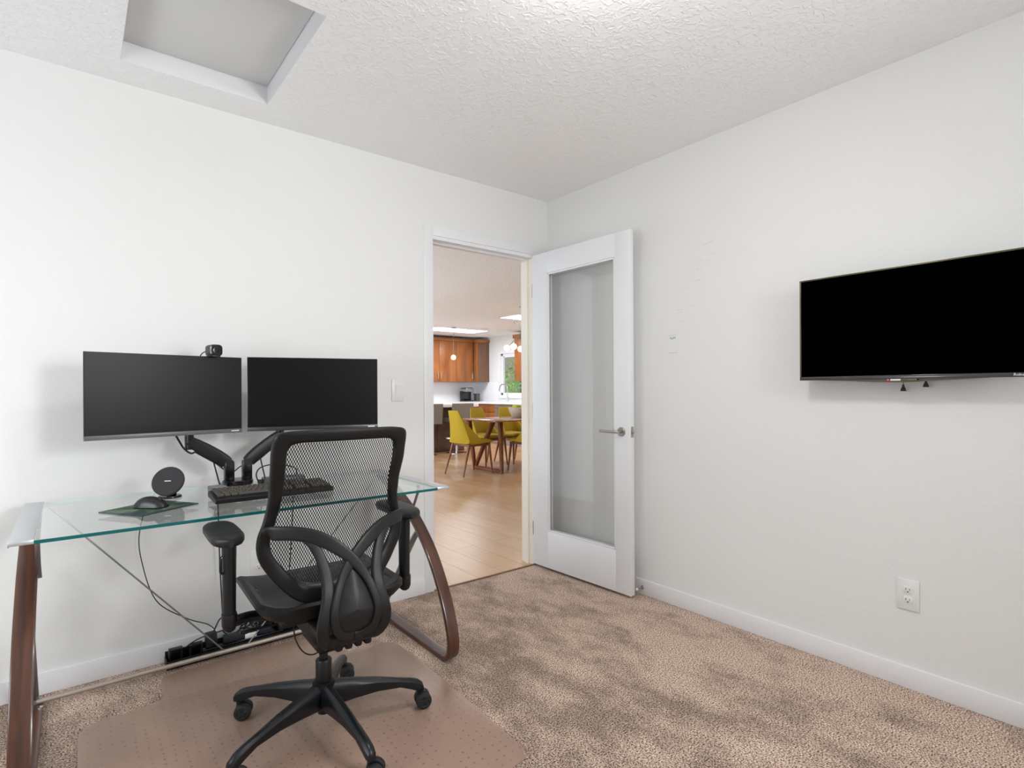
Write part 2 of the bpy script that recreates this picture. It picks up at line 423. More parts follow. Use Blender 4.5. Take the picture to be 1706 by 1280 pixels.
# ceiling with attic hatch recess
hx0, hx1, hy0, hy1 = -2.385, -1.848, -0.923, -0.187
cb = MB(); z0, z1 = H, H + 0.16
cb.box((XW - 0.1, YS - 0.1, z0), (hx0, T, z1)); cb.box((hx1, YS - 0.1, z0), (0.1, T, z1)); cb.box((hx0, YS - 0.1, z0), (hx1, hy0, z1)); cb.box((hx0, hy1, z0), (hx1, T, z1)); struct(cb.build('ceiling', m_ceil, smooth=0))
hb = MB()
g_ = 0.003
hb.box((hx0, hy0, H + 0.0), (hx0 + 0.001, hy1, H + 0.15)); hb.box((hx1 - 0.001, hy0, H), (hx1, hy1, H + 0.15)); hb.box((hx0 + 0.001, hy0, H), (hx1 - 0.001, hy0 + 0.001, H + 0.15)); hb.box((hx0 + 0.001, hy1 - 0.001, H), (hx1 - 0.001, hy1, H + 0.15))
struct(hb.build('trim_2', m_trim, smooth=0))
hb = MB(); hb.box((hx0 + 0.004, hy0 + 0.004, H + 0.077), (hx1 - 0.004, hy1 - 0.004, H + 0.095), 0.001)
tag(hb.build('attic_hatch', m_hatch), 'painted board panel lying in the square ceiling recess above the desk', 'hatch')
# kitchen ceiling and walls
cb = MB(); cb.box((-2.1, T, H), (5.4, 8.55, H + 0.1)); struct(cb.build('ceiling.001', m_ceil, smooth=0))
wb = MB(); wb.box((-2.1, 8.45, 0), (5.4, 8.55, H)); struct(wb.build('wall_kitchen_back', m_wall, smooth=0))
wy0, wy1, wz0, wz1 = 6.15, 7.47, 1.06, 2.02
wb = MB(); wb.box((5.3, T, 0), (5.4, wy0, H)); wb.box((5.3, wy1, 0), (5.4, 8.45, H)); wb.box((5.3, wy0, 0), (5.4, wy1, wz0)); wb.box((5.3, wy0, wz1), (5.4, wy1, H)); struct(wb.build('wall_kitchen_right', m_wall, smooth=0))
# baseboards
bh = 0.085
def baseboard(name, a, b):
    m = MB(); m.box(a, b, 0.0025, 2); struct(m.build(name, m_trim))
baseboard('baseboard_north', (XW, -0.012, 0), (-0.962, 0, bh))
baseboard('baseboard_east', (-0.012, YS, 0), (0, 0, bh))
baseboard('baseboard_west', (XW, YS, 0), (XW + 0.012, 0, bh))
baseboard('baseboard_south', (XW, YS, 0), (0, YS + 0.012, bh))

# door frame (casing + jambs + stops)
cb = MB()
cb.box((-0.96, -0.006, 0), (-0.898, 0, 2.122), 0.001); cb.box((-0.898, -0.0045, 2.062), (-0.07, 0, 2.122), 0.001); cb.box((-0.132, -0.006, 0), (-0.07, 0, 2.062), 0.001)
struct(cb.build('trim_3', m_trim))
cb = MB(); cb.box((OX0, -0.002, 0), (-0.896, T, 2.055)); cb.box((OX0, -0.002, 2.04), (OX1, T, OZ)); cb.box((-0.896, 0.045, 0), (-0.884, 0.08, 2.04)); cb.box((-0.896, 0.045, 2.028), (-0.137, 0.08, 2.04))
struct(cb.build('trim_4', m_trim, smooth=0))
cb = MB(); cb.box((-0.137, -0.002, 0), (OX1, T, 2.04)); cb.box((-0.148, 0.045, 0), (-0.137, 0.08, 2.028)); struct(cb.build('trim_5', m_jamb, smooth=0))

# ------------------------------------------------------------------ glazed door
door = bpy.data.objects.new('door_1', None); COL.objects.link(door); struct(door)
hinge = Vector((-0.148, -0.012, 0)); ang = math.atan2(-0.806 + 0.012, -0.122 + 0.148)
door.location = hinge; door.rotation_euler = (0, 0, ang)
# local: x along the leaf (0..0.795), y thickness toward +x world
Ld, th = 0.795, 0.036
ty = 0.036 # leaf occupies y 0..0.036 (toward the wall)
m = MB()
zb, zt = 0.016, 2.05
st1, st2, rt, rb_ = 0.14, 0.105, 0.135, 0.235
m.box((0, 0, zb), (st1, ty, zt), 0.0015); m.box((Ld - st2, 0, zb), (Ld, ty, zt), 0.0015)
m.box((st1 - .001, 0.0003, zb), (Ld - st2 + .001, ty - .0003, zb + rb_), 0.001); m.box((st1 - .001, 0.0003, zt - rt), (Ld - st2 + .001, ty - .0003, zt), 0.001)
m.build('door_frame', m_trim, door)
gx0, gx1, gz0, gz1 = st1, Ld - st2, zb + rb_, zt - rt
m = MB()
for yo in (0.002, ty - 0.010):
    for a, bb in [((gx0, yo, gz0), (gx0 + 0.012, yo + 0.008, gz1)), ((gx1 - 0.012, yo, gz0), (gx1, yo + 0.008, gz1)), ((gx0, yo, gz0), (gx1, yo + 0.008, gz0 + 0.012)), ((gx0, yo, gz1 - 0.012), (gx1, yo + 0.008, gz1))]:
        m.box(a, bb, 0.003, 2)
m.build('glazing_bead', m_trim, door)
m = MB(); m.box((gx0 + 0.002, ty / 2 - 0.003, gz0 + 0.002), (gx1 - 0.002, ty / 2 + 0.003, gz1 - 0.002)); m.build('glass_pane', m_glass_door, door, smooth=0)
for sgn, y0 in ((-1, 0.0), (1, ty)):
    m = MB(); hx, hz = 0.735, 0.925
    m.lathe([(0.0, 0), (0.026, 0), (0.026, 0.005), (0.023, 0.0075), (0, 0.0075)], (hx, y0, hz), (0, sgn, 0), 32)
    m.cyl((hx, y0, hz), (hx, y0 + sgn * 0.04, hz), 0.009)
    m.sweep(spline([(hx, y0 + sgn * 0.034, hz), (hx - 0.012, y0 + sgn * 0.045, hz), (hx - 0.04, y0 + sgn * 0.047, hz), (hx - 0.12, y0 + sgn * 0.046, hz + 0.002)], 8), 0.008, 0.006, (0, 1, 0), 12, 0.8)
    m.build('door_handle', m_nickel, door)
m = MB(); m.box((Ld - 0.0005, 0.007, 0.895), (Ld + 0.001, 0.029, 0.955), 0.0004); m.cbox((Ld + 0.004, ty / 2, 0.925), (0.011, 0.013, 0.018), 0.003); m.build('latch', m_nickel, door)
for z in (0.25, 1.03, 1.82):
    m = MB(); m.cyl((-0.004, ty * 0.1, z - 0.045), (-0.004, ty * 0.1, z + 0.045), 0.0045); m.box((0, 0.004, z - 0.045), (0.0012, ty - 0.004, z + 0.045)); m.build('hinge', m_nickel, door)
# door stop on the east baseboard
ds = thing('door_stop', 'small metal rod door stop screwed into the right baseboard by the open door', 'door stop', (-0.012, -0.80, 0.042))
m = MB(); m.lathe([(0.010, 0), (0.010, 0.003), (0.0035, 0.006), (0.0035, 0.045)], (0, 0, 0), (-1, 0, 0), 12); m.build('rod', m_nickel, ds)
m = MB(); m.lathe([(0.0035, 0.045), (0.007, 0.047), (0.008, 0.055), (0.005, 0.060)], (0, 0, 0), (-1, 0, 0), 12); m.build('rubber_tip', m_white, ds)

# ------------------------------------------------------------------ switch and outlets
def wallplate(name, label, cat, origin, rz, w=0.072, h=0.118):
    """local: plate lies in xz plane, facing -y"""
    t = thing(name, label, cat, origin, rz)
    m = MB(); m.box((-w / 2, -0.006, -h / 2), (w / 2, 0, h / 2), 0.002, 2)
    for z in ((-0.048, 0.048) if name == 'light_switch' else (0,)): m.cyl((0, -0.006, z), (0, -0.0072, z), 0.0025, n=10)
    m.build('cover_plate', m_white, t)
    return t
sw = wallplate('light_switch', 'white rocker light switch on the wall beside the doorway', 'light switch', (-1.125, 0, 1.163), 0, 0.072, 0.120)
m = MB(); m.box((-0.0165, -0.0075, -0.034), (0.0165, -0.005, 0.034), 0.001); m.ring([[(-0.0145, -0.0075, z), (-0.0145, y, z), (0.0145, y, z), (0.0145, -0.0075, z)] for z, y in ((-0.031, -0.0080), (0, -0.0095), (0.031, -0.0125))]); m.build('rocker', m_white, sw, smooth=0)
def receptacle(t):
    for z in (-0.0195, 0.0195):
        m = MB()
        pts = []
        for k in range(24):
            a = 2 * PI * k / 24; pts.append((0.0165 * math.cos(a), max(-0.0135, min(0.0135, 0.0175 * math.sin(a)))))
        m.extrude_poly(pts, 0.0, 0.0078, 0.0008, Matrix.Translation((0, 0, z)) @ Matrix.Rotation(PI / 2, 4, 'X'))
        r = m.build('receptacle', m_white, t)
        s_ = MB(); s_.box((-0.0075, -0.0082, z - 0.002), (-0.0055, -0.0076, z + 0.006)); s_.box((0.0052, -0.0082, z - 0.0015), (0.0070, -0.0076, z + 0.005)); s_.cyl((0, -0.0076, z - 0.0075), (0, -0.0082, z - 0.0075), 0.0026, n=12)
        s_.build('slots', m_slot, r, smooth=0)
o1 = wallplate('wall_outlet', 'white duplex outlet low on the bare right wall', 'outlet', (0, -2.068, 0.361), PI / 2 * -1, 0.074, 0.118); receptacle(o1)
o2 = wallplate('wall_outlet', 'white outlet plate behind the office chair under the desk', 'outlet', (-1.848, 0, 0.353), 0, 0.072, 0.118); receptacle(o2)

# ------------------------------------------------------------------ television
tv = thing('television', 'large black flat television mounted on the right wall', 'television', (-0.1, -2.075, 1.407))
# local: screen faces -x ; y from +.365 (left in photo) to -.365
hw, hh = 0.367, 0.212
m = MB(); fr = 0.006
m.box((0, hw - fr, -hh), (0.018, hw, hh), 0.001); m.box((0, -hw, -hh), (0.018, -hw + fr, hh), 0.001); m.box((0, -hw, hh - fr), (0.018, hw, hh), 0.001)
m.build('frame', m_tvframe, tv)
m = MB(); m.box((-0.0015, -hw, -hh), (0.018, hw, -hh + 0.015), 0.0015); m.build('bottom_bezel', mat('grey_gloss_bezel', srgb(62, 60, 62), 0.12), tv)
m = MB(); m.box((0.002, -hw + fr, -hh + 0.014), (0.012, hw - fr, hh - fr)); m.build('screen', m_tv, tv, smooth=0)
m = MB()
# rear housing bulging down at the middle
prof = spline([(0.30, -0.212, 0), (0.18, -0.217, 0), (0.08, -0.223, 0), (-0.02, -0.224, 0), (-0.12, -0.219, 0), (-0.26, -0.212, 0)], 5)
rings = []
for p in prof: rings.append([(0.016, p.x, p.y), (0.032, p.x, p.y + 0.012), (0.050, p.x, p.y + 0.07), (0.050, p.x, 0.12), (0.016, p.x, 0.16)])
m.ring(rings); m.build('rear_housing', mat('grey_rear_plastic', srgb(120, 112, 104), 0.5), tv)
m = MB(); m.box((-0.001, -0.052, -hh - 0.007), (0.018, 0.0, -hh + 0.0005), 0.001); m.build('cable_cover', m_tvframe, tv)
m = MB(); m.box((-0.001, -0.0, -hh - 0.006), (0.018, 0.034, -hh), 0.0008); m.build('white_tag', m_white, tv)
m = MB(); m.box((-0.0014, 0.0395, -hh - 0.0045), (0.004, 0.0435, -hh - 0.001), 0.0005); m.build('standby_light', emis('red_led', (1, 0.05, 0.04, 1), 3.0), tv)
def text_mesh(body, size, name, material, parent, M, ext=0.0003):
    c = bpy.data.curves.new(name, 'FONT'); c.body = body; c.size = size; c.extrude = ext; c.align_x = 'LEFT'; c.align_y = 'CENTER'
    o = bpy.data.objects.new(name + '_tmp', c); COL.objects.link(o)
    bpy.context.view_layer.update()
    me = bpy.data.meshes.new_from_object(o.evaluated_get(bpy.context.evaluated_depsgraph_get()))
    bpy.data.objects.remove(o)
    me.materials.clear(); me.materials.append(material); me.name = name
    q = bpy.data.objects.new(name, me); COL.objects.link(q); q.parent = parent; q.matrix_local = M
    return q
text_mesh('Roku TV', 0.0125, 'logo', m_white_print, tv, Matrix.Translation((-0.0018, -0.3175, -hh + 0.0080)) @ Matrix(((0, 0, -1, 0), (-1, 0, 0, 0), (0, 1, 0, 0), (0, 0, 0, 1))))
mt = thing('tv_wall_mount', 'black bracket between television and wall with two hanging release tabs', 'tv mount', (0, -2.075, 1.407))
m = MB(); m.box((-0.020, -0.2, -0.10), (0, 0.2, -0.02), 0.002); m.box((-0.020, -0.2, 0.02), (0, 0.2, 0.10), 0.002); m.build('wall_plate', m_blk, mt)
m = MB(); m.box((-0.05, -0.11, -0.19), (-0.020, -0.08, 0.15), 0.002); m.box((-0.05, 0.0, -0.19), (-0.020, 0.03, 0.15), 0.002); m.build('hook_rail', m_blk, mt)
for y, dz in ((0.012, -0.258), (-0.060, -0.243)):
    m = MB(); m.tube([(-0.03, y, -0.19), (-0.03, y, dz + 0.02)], 0.0012, 6)
    m.ring([[(-0.03 + s_ * 0.003, y - w_, dz + z_), (-0.03 + s_ * 0.003, y + w_, dz + z_)] for s_, w_, z_ in ()] or [[(-0.034, y - w_, dz + z_), (-0.026, y - w_, dz + z_), (-0.026, y + w_, dz + z_), (-0.034, y + w_, dz + z_)] for w_, z_ in ((0.009, 0), (0.0075, 0.008), (0.003, 0.018), (0.002, 0.026))])
    m.build('release_tab', m_rub, mt)

# ------------------------------------------------------------------ desk
desk = thing('computer_desk', 'glass-topped desk with aluminium ends and curved dark wood legs', 'desk', (-1.973, -0.43, 0))
DX, DY = -1.973, -0.43
def dl(p): return (p[0] - DX, p[1] - DY, p[2])
t = bmesh.new()
m = MB()
gx0, gx1, gy0, gy1 = -2.617, -1.331, -0.775, -0.09
m.mi = 0
for z, fl in ((0.740, 1), (0.750, 0)):
    q = [dl((gx0, gy0, z)), dl((gx1, gy0, z)), dl((gx1, gy1, z)), dl((gx0, gy1, z))]
    m.poly(q[::-1] if fl else q)
m.mi = 1
c4 = [(gx0, gy0), (gx1, gy0), (gx1, gy1), (gx0, gy1)]
for i in range(4):
    a, bb = c4[i], c4[(i + 1) % 4]; m.mi = 1 if i == 0 else 2
    m.poly([dl((a[0], a[1], 0.740)), dl((bb[0], bb[1], 0.740)), dl((bb[0], bb[1], 0.750)), dl((a[0], a[1], 0.750))])
m.build('glass_top', [m_glass_desk, m_glass_edge, m_glass_edge2], desk, smooth=0)
for xa, xb, out in ((-2.672, -2.617, -1), (-1.331, -1.276, 1)):
    m = MB(); m.box(dl((xa, gy0 + 0.003, 0.7475)), dl((xb, gy1, 0.752)), 0.0015); 
    xo = xa if out < 0 else xb - 0.004
    m.box(dl((xo, gy0 + 0.003, 0.737)), dl((xo + 0.004, gy1, 0.750)), 0.001)
    m.box(dl((xa, gy0 + 0.002, 0.740)), dl((xb, gy0 + 0.006, 0.7505)), 0.001)
    m.build('end_strip', m_silver, desk)
for sx in (-1, 1):
    xc = -2.648 if sx < 0 else -1.272
    path = spline([(xc, -0.10, 0.722), (xc, -0.20, 0.69), (xc, -0.32, 0.640), (xc, -0.466, 0.560), (xc, -0.62, 0.427), (xc, -0.735, 0.262), (xc, -0.792, 0.119), (xc, -0.790, 0.045), (xc, -0.755, 0.014), (xc, -0.70, 0.011), (xc, -0.4, 0.011), (xc, -0.10, 0.011)], 8)
    m = MB(); m.sweep([dl(p) for p in path], 0.010, 0.0265, (1, 0, 0), 16, 0.22); m.build('bentwood_leg', m_dwood, desk)
    m = MB(); m.sweep([dl(p) for p in spline([(xc, -0.115, 0.028), (xc, -0.148, 0.070), (xc, -0.40, 0.395), (xc, -0.48, 0.49), (xc, -0.515, 0.520)], 6)], 0.006, 0.016, (1, 0, 0), 8, 0.5)
    m.cyl(dl((xc, -0.13, 0.025)), dl((xc, -0.10, 0.020)), 0.012); m.build('rear_strut', m_steel, desk)
    xi = xc - sx * 0.0
    xi = -1.300 if sx > 0 else -2.619
    m = MB(); m.sweep([dl(p) for p in [(xi, -0.58, 0.738), (xi, -0.552, 0.735), (xi, -0.549, 0.70), (xi, -0.503, 0.624), (xi, -0.42, 0.555)]], 0.002, 0.007, (1, 0, 0), 8, 0.5)
    m.cyl(dl((xi - 0.004, -0.425, 0.552)), dl((xi + 0.012 * sx + 0.004, -0.425, 0.552)), 0.008, n=12); m.build('strap_bracket', m_steel, desk)
    m = MB(); m.lathe([(0.009, 0), (0.009, 0.003), (0.004, 0.005)], dl((xc + (0.02 if sx < 0 else -0.02), -0.165, 0.021)), (0, 0, 1), 12); m.build('bolt', m_chrome, desk)
m = MB(); m.tube([dl((-2.64, -0.128, 0.028)), dl((-1.28, -0.128, 0.028))], 0.0095, 12); m.build('floor_crossbar', mat('dull_bar', srgb(172, 160, 150), 0.45, 0.6), desk)
for a, bb in (((-2.60, -0.135, 0.735), (-2.023, -0.13, 0.036)), ((-1.33, -0.135, 0.70), (-1.925, -0.13, 0.036))):
    m = MB(); m.tube([dl(a), dl(bb)], 0.0032, 8); m.build('cross_brace', m_steel, desk)

# ------------------------------------------------------------------ monitors
def monitor(label, c, a, bez, zc):
    t = thing('computer_monitor', label, 'monitor', (c[0], c[1], zc), a, 'the pair of desk monitors')
    w, h = 0.276, 0.161
    m = MB(); m.box((-w, 0.0, -h), (w, 0.008, h), 0.002); m.box((-w + .07, 0.006, -h + .03), (w - .07, 0.034, h - .08), 0.012, 3); m.build('housing', m_bezel, t)
    m = MB(); m.box((-w + 0.002, -0.0012, -h + 0.017), (w - 0.002, 0.002, h - 0.002)); m.build('screen', m_screen, t, smooth=0)
    m = MB(); m.box((-w, -0.003, -h), (w, 0.003, -h + 0.017), 0.001); 
    m.build('bottom_bezel', bez, t)
    m = MB(); m.box((w - 0.045, -0.0036, -h + 0.0065), (w - 0.014, -0.003, -h + 0.0105)); m.build('logo', m_white_print, t, smooth=0)
    return t
mL = monitor('left black monitor, webcam clipped on its top edge', (-2.231, -0.245), math.atan2(0.104, 0.544), mat('bezel_grey', srgb(92, 92, 95), 0.35), 1.145)
mR = monitor('right black monitor, partly behind the office chair back', (-1.679, -0.292), math.atan2(-0.168, 0.518), mat('bezel_dark', srgb(46, 46, 49), 0.3), 1.148)
# webcam
wc = thing('webcam', 'small square black webcam on top of the left monitor', 'webcam', (-2.076, -0.222, 1.307), math.radians(12))
m = MB(); m.box((-0.024, -0.030, 0.0), (0.024, 0.025, 0.046), 0.012, 3); m.build('body', mat('webcam_grey', srgb(66, 66, 66), 0.5), wc)
m = MB(); m.ring([[(x * k, y, 0.023 + z * k) for x, z in [(math.copysign(abs(math.cos(a)) ** .55, math.cos(a)) * .024, math.copysign(abs(math.sin(a)) ** .55, math.sin(a)) * .023) for a in [2 * PI * i / 32 for i in range(32)]]] for k, y in ((1, -0.027), (1.02, -0.033), (0.80, -0.034), (0.78, -0.031))], caps=True); m.build('front_ring', m_blk_gloss, wc)
m = MB(); m.lathe([(0.013, 0), (0.013, 0.0025), (0.008, 0.003), (0.007, 0.0015), (0, 0.0015)], (0, -0.031, 0.023), (0, -1, 0), 24); m.build('lens', m_blk_gloss, wc)
m = MB(); m.box((-0.016, -0.035, -0.004), (0.016, 0.030, 0.002), 0.001); m.box((-0.016, 0.022, -0.04), (0.016, 0.030, 0.0), 0.001); m.build('clip', m_blk, wc)
m = MB(); m.tube(spline([(-0.02, 0.02, 0.02), (-0.034, 0.030, 0.006), (-0.04, 0.04, -0.03), (-0.03, 0.05, -0.12)], 6), 0.002, 6); m.build('cable', m_rub, wc)

# monitor arm stand
ma = thing('monitor_arm_stand', 'black dual monitor arm clamped to the back of the glass desk', 'monitor arm', (-1.978, -0.20, 0.752))
def al(p): return (p[0] + 1.978, p[1] + 0.20, p[2] - 0.752)
m = MB(); m.box((-0.055, -0.05, 0), (0.055, 0.115, 0.010), 0.004); m.box((-0.05, 0.105, -0.05), (0.05, 0.115, 0.008), 0.002); m.box((-0.03, 0.02, -0.05), (0.03, 0.115, -0.042), 0.002); m.cyl((0, 0.05, -0.042), (0, 0.05, -0.014), 0.008); m.build('clamp', m_silver, ma)
m = MB(); m.lathe([(0.0, 0.010), (0.058, 0.010), (0.060, 0.013), (0.060, 0.027), (0.056, 0.031), (0, 0.031)], (0, 0, 0), n=36); m.build('base_ring', m_blk_gloss, ma)
for s_, ex, ey, ez, mc, mz in ((-1, -2.155, -0.165, 0.955, (-2.231, -0.245), 1.145), (1, -1.80, -0.185, 0.965, (-1.679, -0.292), 1.148)):
    px_ = s_ * 0.035
    m = MB(); m.box((px_ - 0.019, -0.019, 0.028), (px_ + 0.019, 0.019, 0.112), 0.006, 3); m.build('post', m_blk_gloss, ma)
    a = Vector((px_, 0, 0.105)); e = Vector(al((ex, ey, ez)))
    m = MB(); path = [a + (e - a) * k for k in (0, 0.12, 0.3, 0.6, 0.85, 1.0)]
    m.sweep(path, 0.018, 0.024, (0, 0, 1), 12, 0.45, sizes=lambda t_: (0.018, 0.020 + 0.008 * math.sin(PI * min(1, t_ * 1.05))))
    m.lathe([(0.016, -0.002), (0.016, 0.002)], a + Vector((0, -0.02, 0)), (0, 1, 0), 16); arm = m.build('arm', m_blk, ma)
    m = MB(); dv = (e - a).normalized(); up = Vector((0, 0, 1)); m.sweep([a + (e - a) * 0.15 - up * 0.029, a + (e - a) * 0.85 - up * 0.029], 0.012, 0.006, (0, 0, 1), 8, 0.5); m.build('cable_clip_rail', m_blk_gloss, arm)
    m = MB(); m.cyl(e - Vector((0, 0, 0.035)), e + Vector((0, 0, 0.05)), 0.017, n=16); m.build('swivel', m_blk_gloss, ma)
    mcv = Vector(al((mc[0], mc[1], mz))); mid = e + Vector((0, 0, 0.04))
    aa = math.atan2(0.104, 0.544) if s_ < 0 else math.atan2(-0.168, 0.518); nb = Vector((-math.sin(aa), math.cos(aa), 0))
    m = MB(); m.sweep([mid, Vector(((mid.x + mcv.x) / 2, max(mid.y, mcv.y) + 0.03, (mid.z + mcv.z) / 2)), mcv + nb * 0.07, mcv + nb * 0.036], 0.014, 0.012, (0, 0, 1), 10, 0.6)
    m.cbox((0, 0, 0), (0.1, 0.006, 0.1), 0.002, Matrix.Translation(mcv + nb * 0.040) @ Matrix.Rotation(aa, 4, 'Z')); m.build('vesa_bracket', m_blk, ma)

# ------------------------------------------------------------------ things on the desk
DZ = 0.7505
kb = thing('keyboard', 'full-size black keyboard on the glass desk in front of the monitors', 'keyboard', (-1.913, -0.49, DZ), math.radians(0.5))
m = MB()
kw = 0.217
ringk = []
for x in (-kw, -kw + 0.004, kw - 0.004, kw):
    e_ = 0.003 if abs(x) == kw else 0
    ringk.append([(x, -0.072 + e_, 0.001), (x, -0.074 + e_, 0.014 - e_), (x, -0.066, 0.020 - e_), (x, 0.062, 0.032 - e_), (x, 0.074 - e_, 0.030 - e_), (x, 0.074 - e_, 0.010), ])
m.ring(ringk); m.build('case', m_blk, kb)
rows = [(0.054, 15), (0.034, 15), (0.015, 14), (-0.004, 13), (-0.023, 12), (-0.042, 8)]
m_key = mat('key_plastic', srgb(74, 68, 62), 0.45)
tilt = math.atan2(0.012, 0.128)
ks = 0; rest = MB()
for (y, n_) in rows:
    x = -kw + 0.012
    total = 0.27
    for bl, (bx0, bx1, cnt) in enumerate(((-kw + 0.010, 0.065, n_), (0.075, 0.130, 3 if y > 0.01 or y < -0.03 else 1), (0.139, kw - 0.008, 4))):
        wk = (bx1 - bx0) / cnt
        for i in range(cnt):
            if bl == 1 and cnt == 1 and y > -0.01: continue
            if len(rows) and n_ == 8 and bl == 0:
                ed = [0, .09, .17, .26, .66, .75, .83, .92, 1.0]; a0, a1 = bx0 + (bx1 - bx0) * ed[i], bx0 + (bx1 - bx0) * ed[i + 1]
            else: a0, a1 = bx0 + wk * i, bx0 + wk * (i + 1)
            if True:
                k = MB() if ks < 100 else rest; cz = 0.0262 + 0.012 * (y) / 0.128
                t_ = Matrix.Translation(((a0 + a1) / 2, y, cz + 0.004)) @ Matrix.Rotation(tilt, 4, 'X')
                k.cbox((0, 0, 0), (a1 - a0 - 0.0022, 0.0165, 0.009), 0.0022, t_, 1)
                if ks < 100: k.build('key', m_key, kb)
                ks += 1
rest.build('key', m_key, kb)['kind'] = 'stuff'
for x in (-0.17, 0.17):
    m = MB(); m.box((x - 0.012, 0.05, 0.0), (x + 0.012, 0.062, 0.013), 0.001); m.build('foot', m_rub, kb)

mpd = thing('mouse_pad', 'thin mouse pad with a dark green and tan landscape print', 'mouse pad', (-2.32, -0.48, DZ), math.atan2(0.12, 0.185))
m_pad = bpy.data.materials.new('landscape_print'); m_pad.use_nodes = True
nt = m_pad.node_tree; b = nt.nodes['Principled BSDF']; b.inputs['Roughness'].default_value = 0.6
tc = nt.nodes.new('ShaderNodeTexCoord'); n = nt.nodes.new('ShaderNodeTexNoise'); n.inputs['Scale'].default_value = 14; n.inputs['Detail'].default_value = 5; n.inputs['Distortion'].default_value = 0.9
r = nt.nodes.new('ShaderNodeValToRGB'); c_ = r.color_ramp; c_.elements[0].position = 0.36; c_.elements[0].color = srgb(30, 40, 52); c_.elements[1].position = 0.72; c_.elements[1].color = srgb(150, 146, 122)
e = c_.elements.new(0.46); e.color = srgb(44, 70, 64); e = c_.elements.new(0.56); e.color = srgb(70, 100, 74)
nt.links.new(tc.outputs['Object'], n.inputs['Vector']); nt.links.new(n.outputs['Fac'], r.inputs['Fac']); nt.links.new(r.outputs['Color'], b.inputs['Base Color'])
m = MB(); m.box((-0.11, -0.098, 0.0), (0.11, 0.098, 0.0025)); m.build('rubber_base', mat('navy_rubber', srgb(26, 40, 62), 0.5), mpd)
m = MB(); m.box((-0.11, -0.098, 0.0025), (0.11, 0.098, 0.0035)); m.build('printed_top', m_pad, mpd)
ms = thing('computer_mouse', 'black wireless mouse sitting on the printed mouse pad', 'mouse', (-2.318, -0.492, DZ + 0.0037), math.radians(-38))
def mouse_shell(z0, z1, sh=1.0):
    m = MB(); rings = []
    for i in range(13):
        t = i / 12; x = -0.052 + 0.104 * t
        hgt = (math.sin(PI * min(1, (t + 0.04) ** 0.85 / 1.05)) ** 0.55) * 0.036
        wd = 0.030 * (math.sin(PI * (0.08 + 0.84 * t)) ** 0.4) * (1 - 0.1 * math.sin(PI * t) ** 3)
        rr = []
        for k in range(20):
            a = 2 * PI * k / 20; c, q = math.cos(a), math.sin(a)
            rr.append((x, wd * math.copysign(abs(c) ** 0.8, c), 0.004 + max(-0.004, q * hgt if q > 0 else q * 0.004)))
        rings.append(rr)
    m.ring(rings); return m
mouse_shell(0, 0).build('shell', mat('mouse_grey', srgb(26, 26, 28), 0.35), ms)
m = MB(); m.lathe([(0.0095, -0.004), (0.0105, 0), (0.0095, 0.004)], (0.028, 0, 0.0275), (0, 1, 0), 18); m.build('scroll_wheel', m_rub, ms)
m = MB(); m.box((0.012, -0.0006, 0.030), (0.046, 0.0006, 0.0335)); m.build('button_split', m_rub, ms)

wcg = thing('wireless_charger', 'round black disc wireless charging stand on the glass desk left of the keyboard', 'charger', (-2.248, -0.305, DZ), math.radians(-28))
m = MB()
axis = Vector((0, -math.cos(0.42), math.sin(0.42)))
m.lathe([(0, 0), (0.054, 0), (0.0575, 0.003), (0.0575, 0.007), (0.054, 0.0105), (0, 0.0105)], (0, 0.01, 0.062), axis, 40); m.build('disc', mat('charcoal_fabric', srgb(44, 42, 44), 0.75, bump=(500, 0.3, 0.001)), wcg)
m = MB(); m.lathe([(0, 0), (0.040, 0), (0.041, 0.003), (0.038, 0.008), (0.020, 0.010), (0, 0.010)], (0, 0.02, 0), (0, 0, 1), 32); m.sweep([(0, 0.035, 0.006), (0, 0.034, 0.03), (0, 0.018, 0.062)], 0.018, 0.005, (0, 1, 0), 8, 0.6); m.build('stand', m_blk_gloss, wcg)
m = MB(); cpt = Vector((0, 0.01, 0.062)) + axis * 0.0108; m.cbox((0, 0, 0), (0.022, 0.0032, 0.0006), 0, Matrix.Translation(cpt) @ Vector((0, 0, 1)).rotation_difference(axis).to_matrix().to_4x4()); m.build('logo', m_white_print, wcg, smooth=0)

hub_ = thing('docking_box', 'flat grey-black docking box behind the keyboard under the right monitor', 'dock', (-1.80, -0.235, DZ), math.radians(-3))
m = MB(); m.box((-0.085, -0.035, 0), (0.085, 0.035, 0.032), 0.003); m.build('case', mat('dock_grey', srgb(78, 82, 88), 0.35, 0.3), hub_)
for x in (-0.05, -0.02, 0.012): 
    m = MB(); m.box((x - 0.009, -0.037, 0.010), (x + 0.009, -0.0345, 0.018), 0.0005); m.build('port', m_slot, hub_)
m = MB(); m.box((-0.105, -0.012, 0.006), (-0.083, 0.012, 0.026), 0.003); m.build('plug', m_rub, hub_)
sm = MB(); sm.box((-0.03, -0.025, 0), (0.03, 0.025, 0.022), 0.003); cs = sm.build('small_adapter', mat('adapter_grey', srgb(120, 122, 128), 0.4)); cs.location = (-2.068, -0.255, DZ); cs.rotation_euler = (0, 0, 0.1)
tag(cs, 'small grey adapter box on the glass at the left of the monitor arm base', 'adapter')

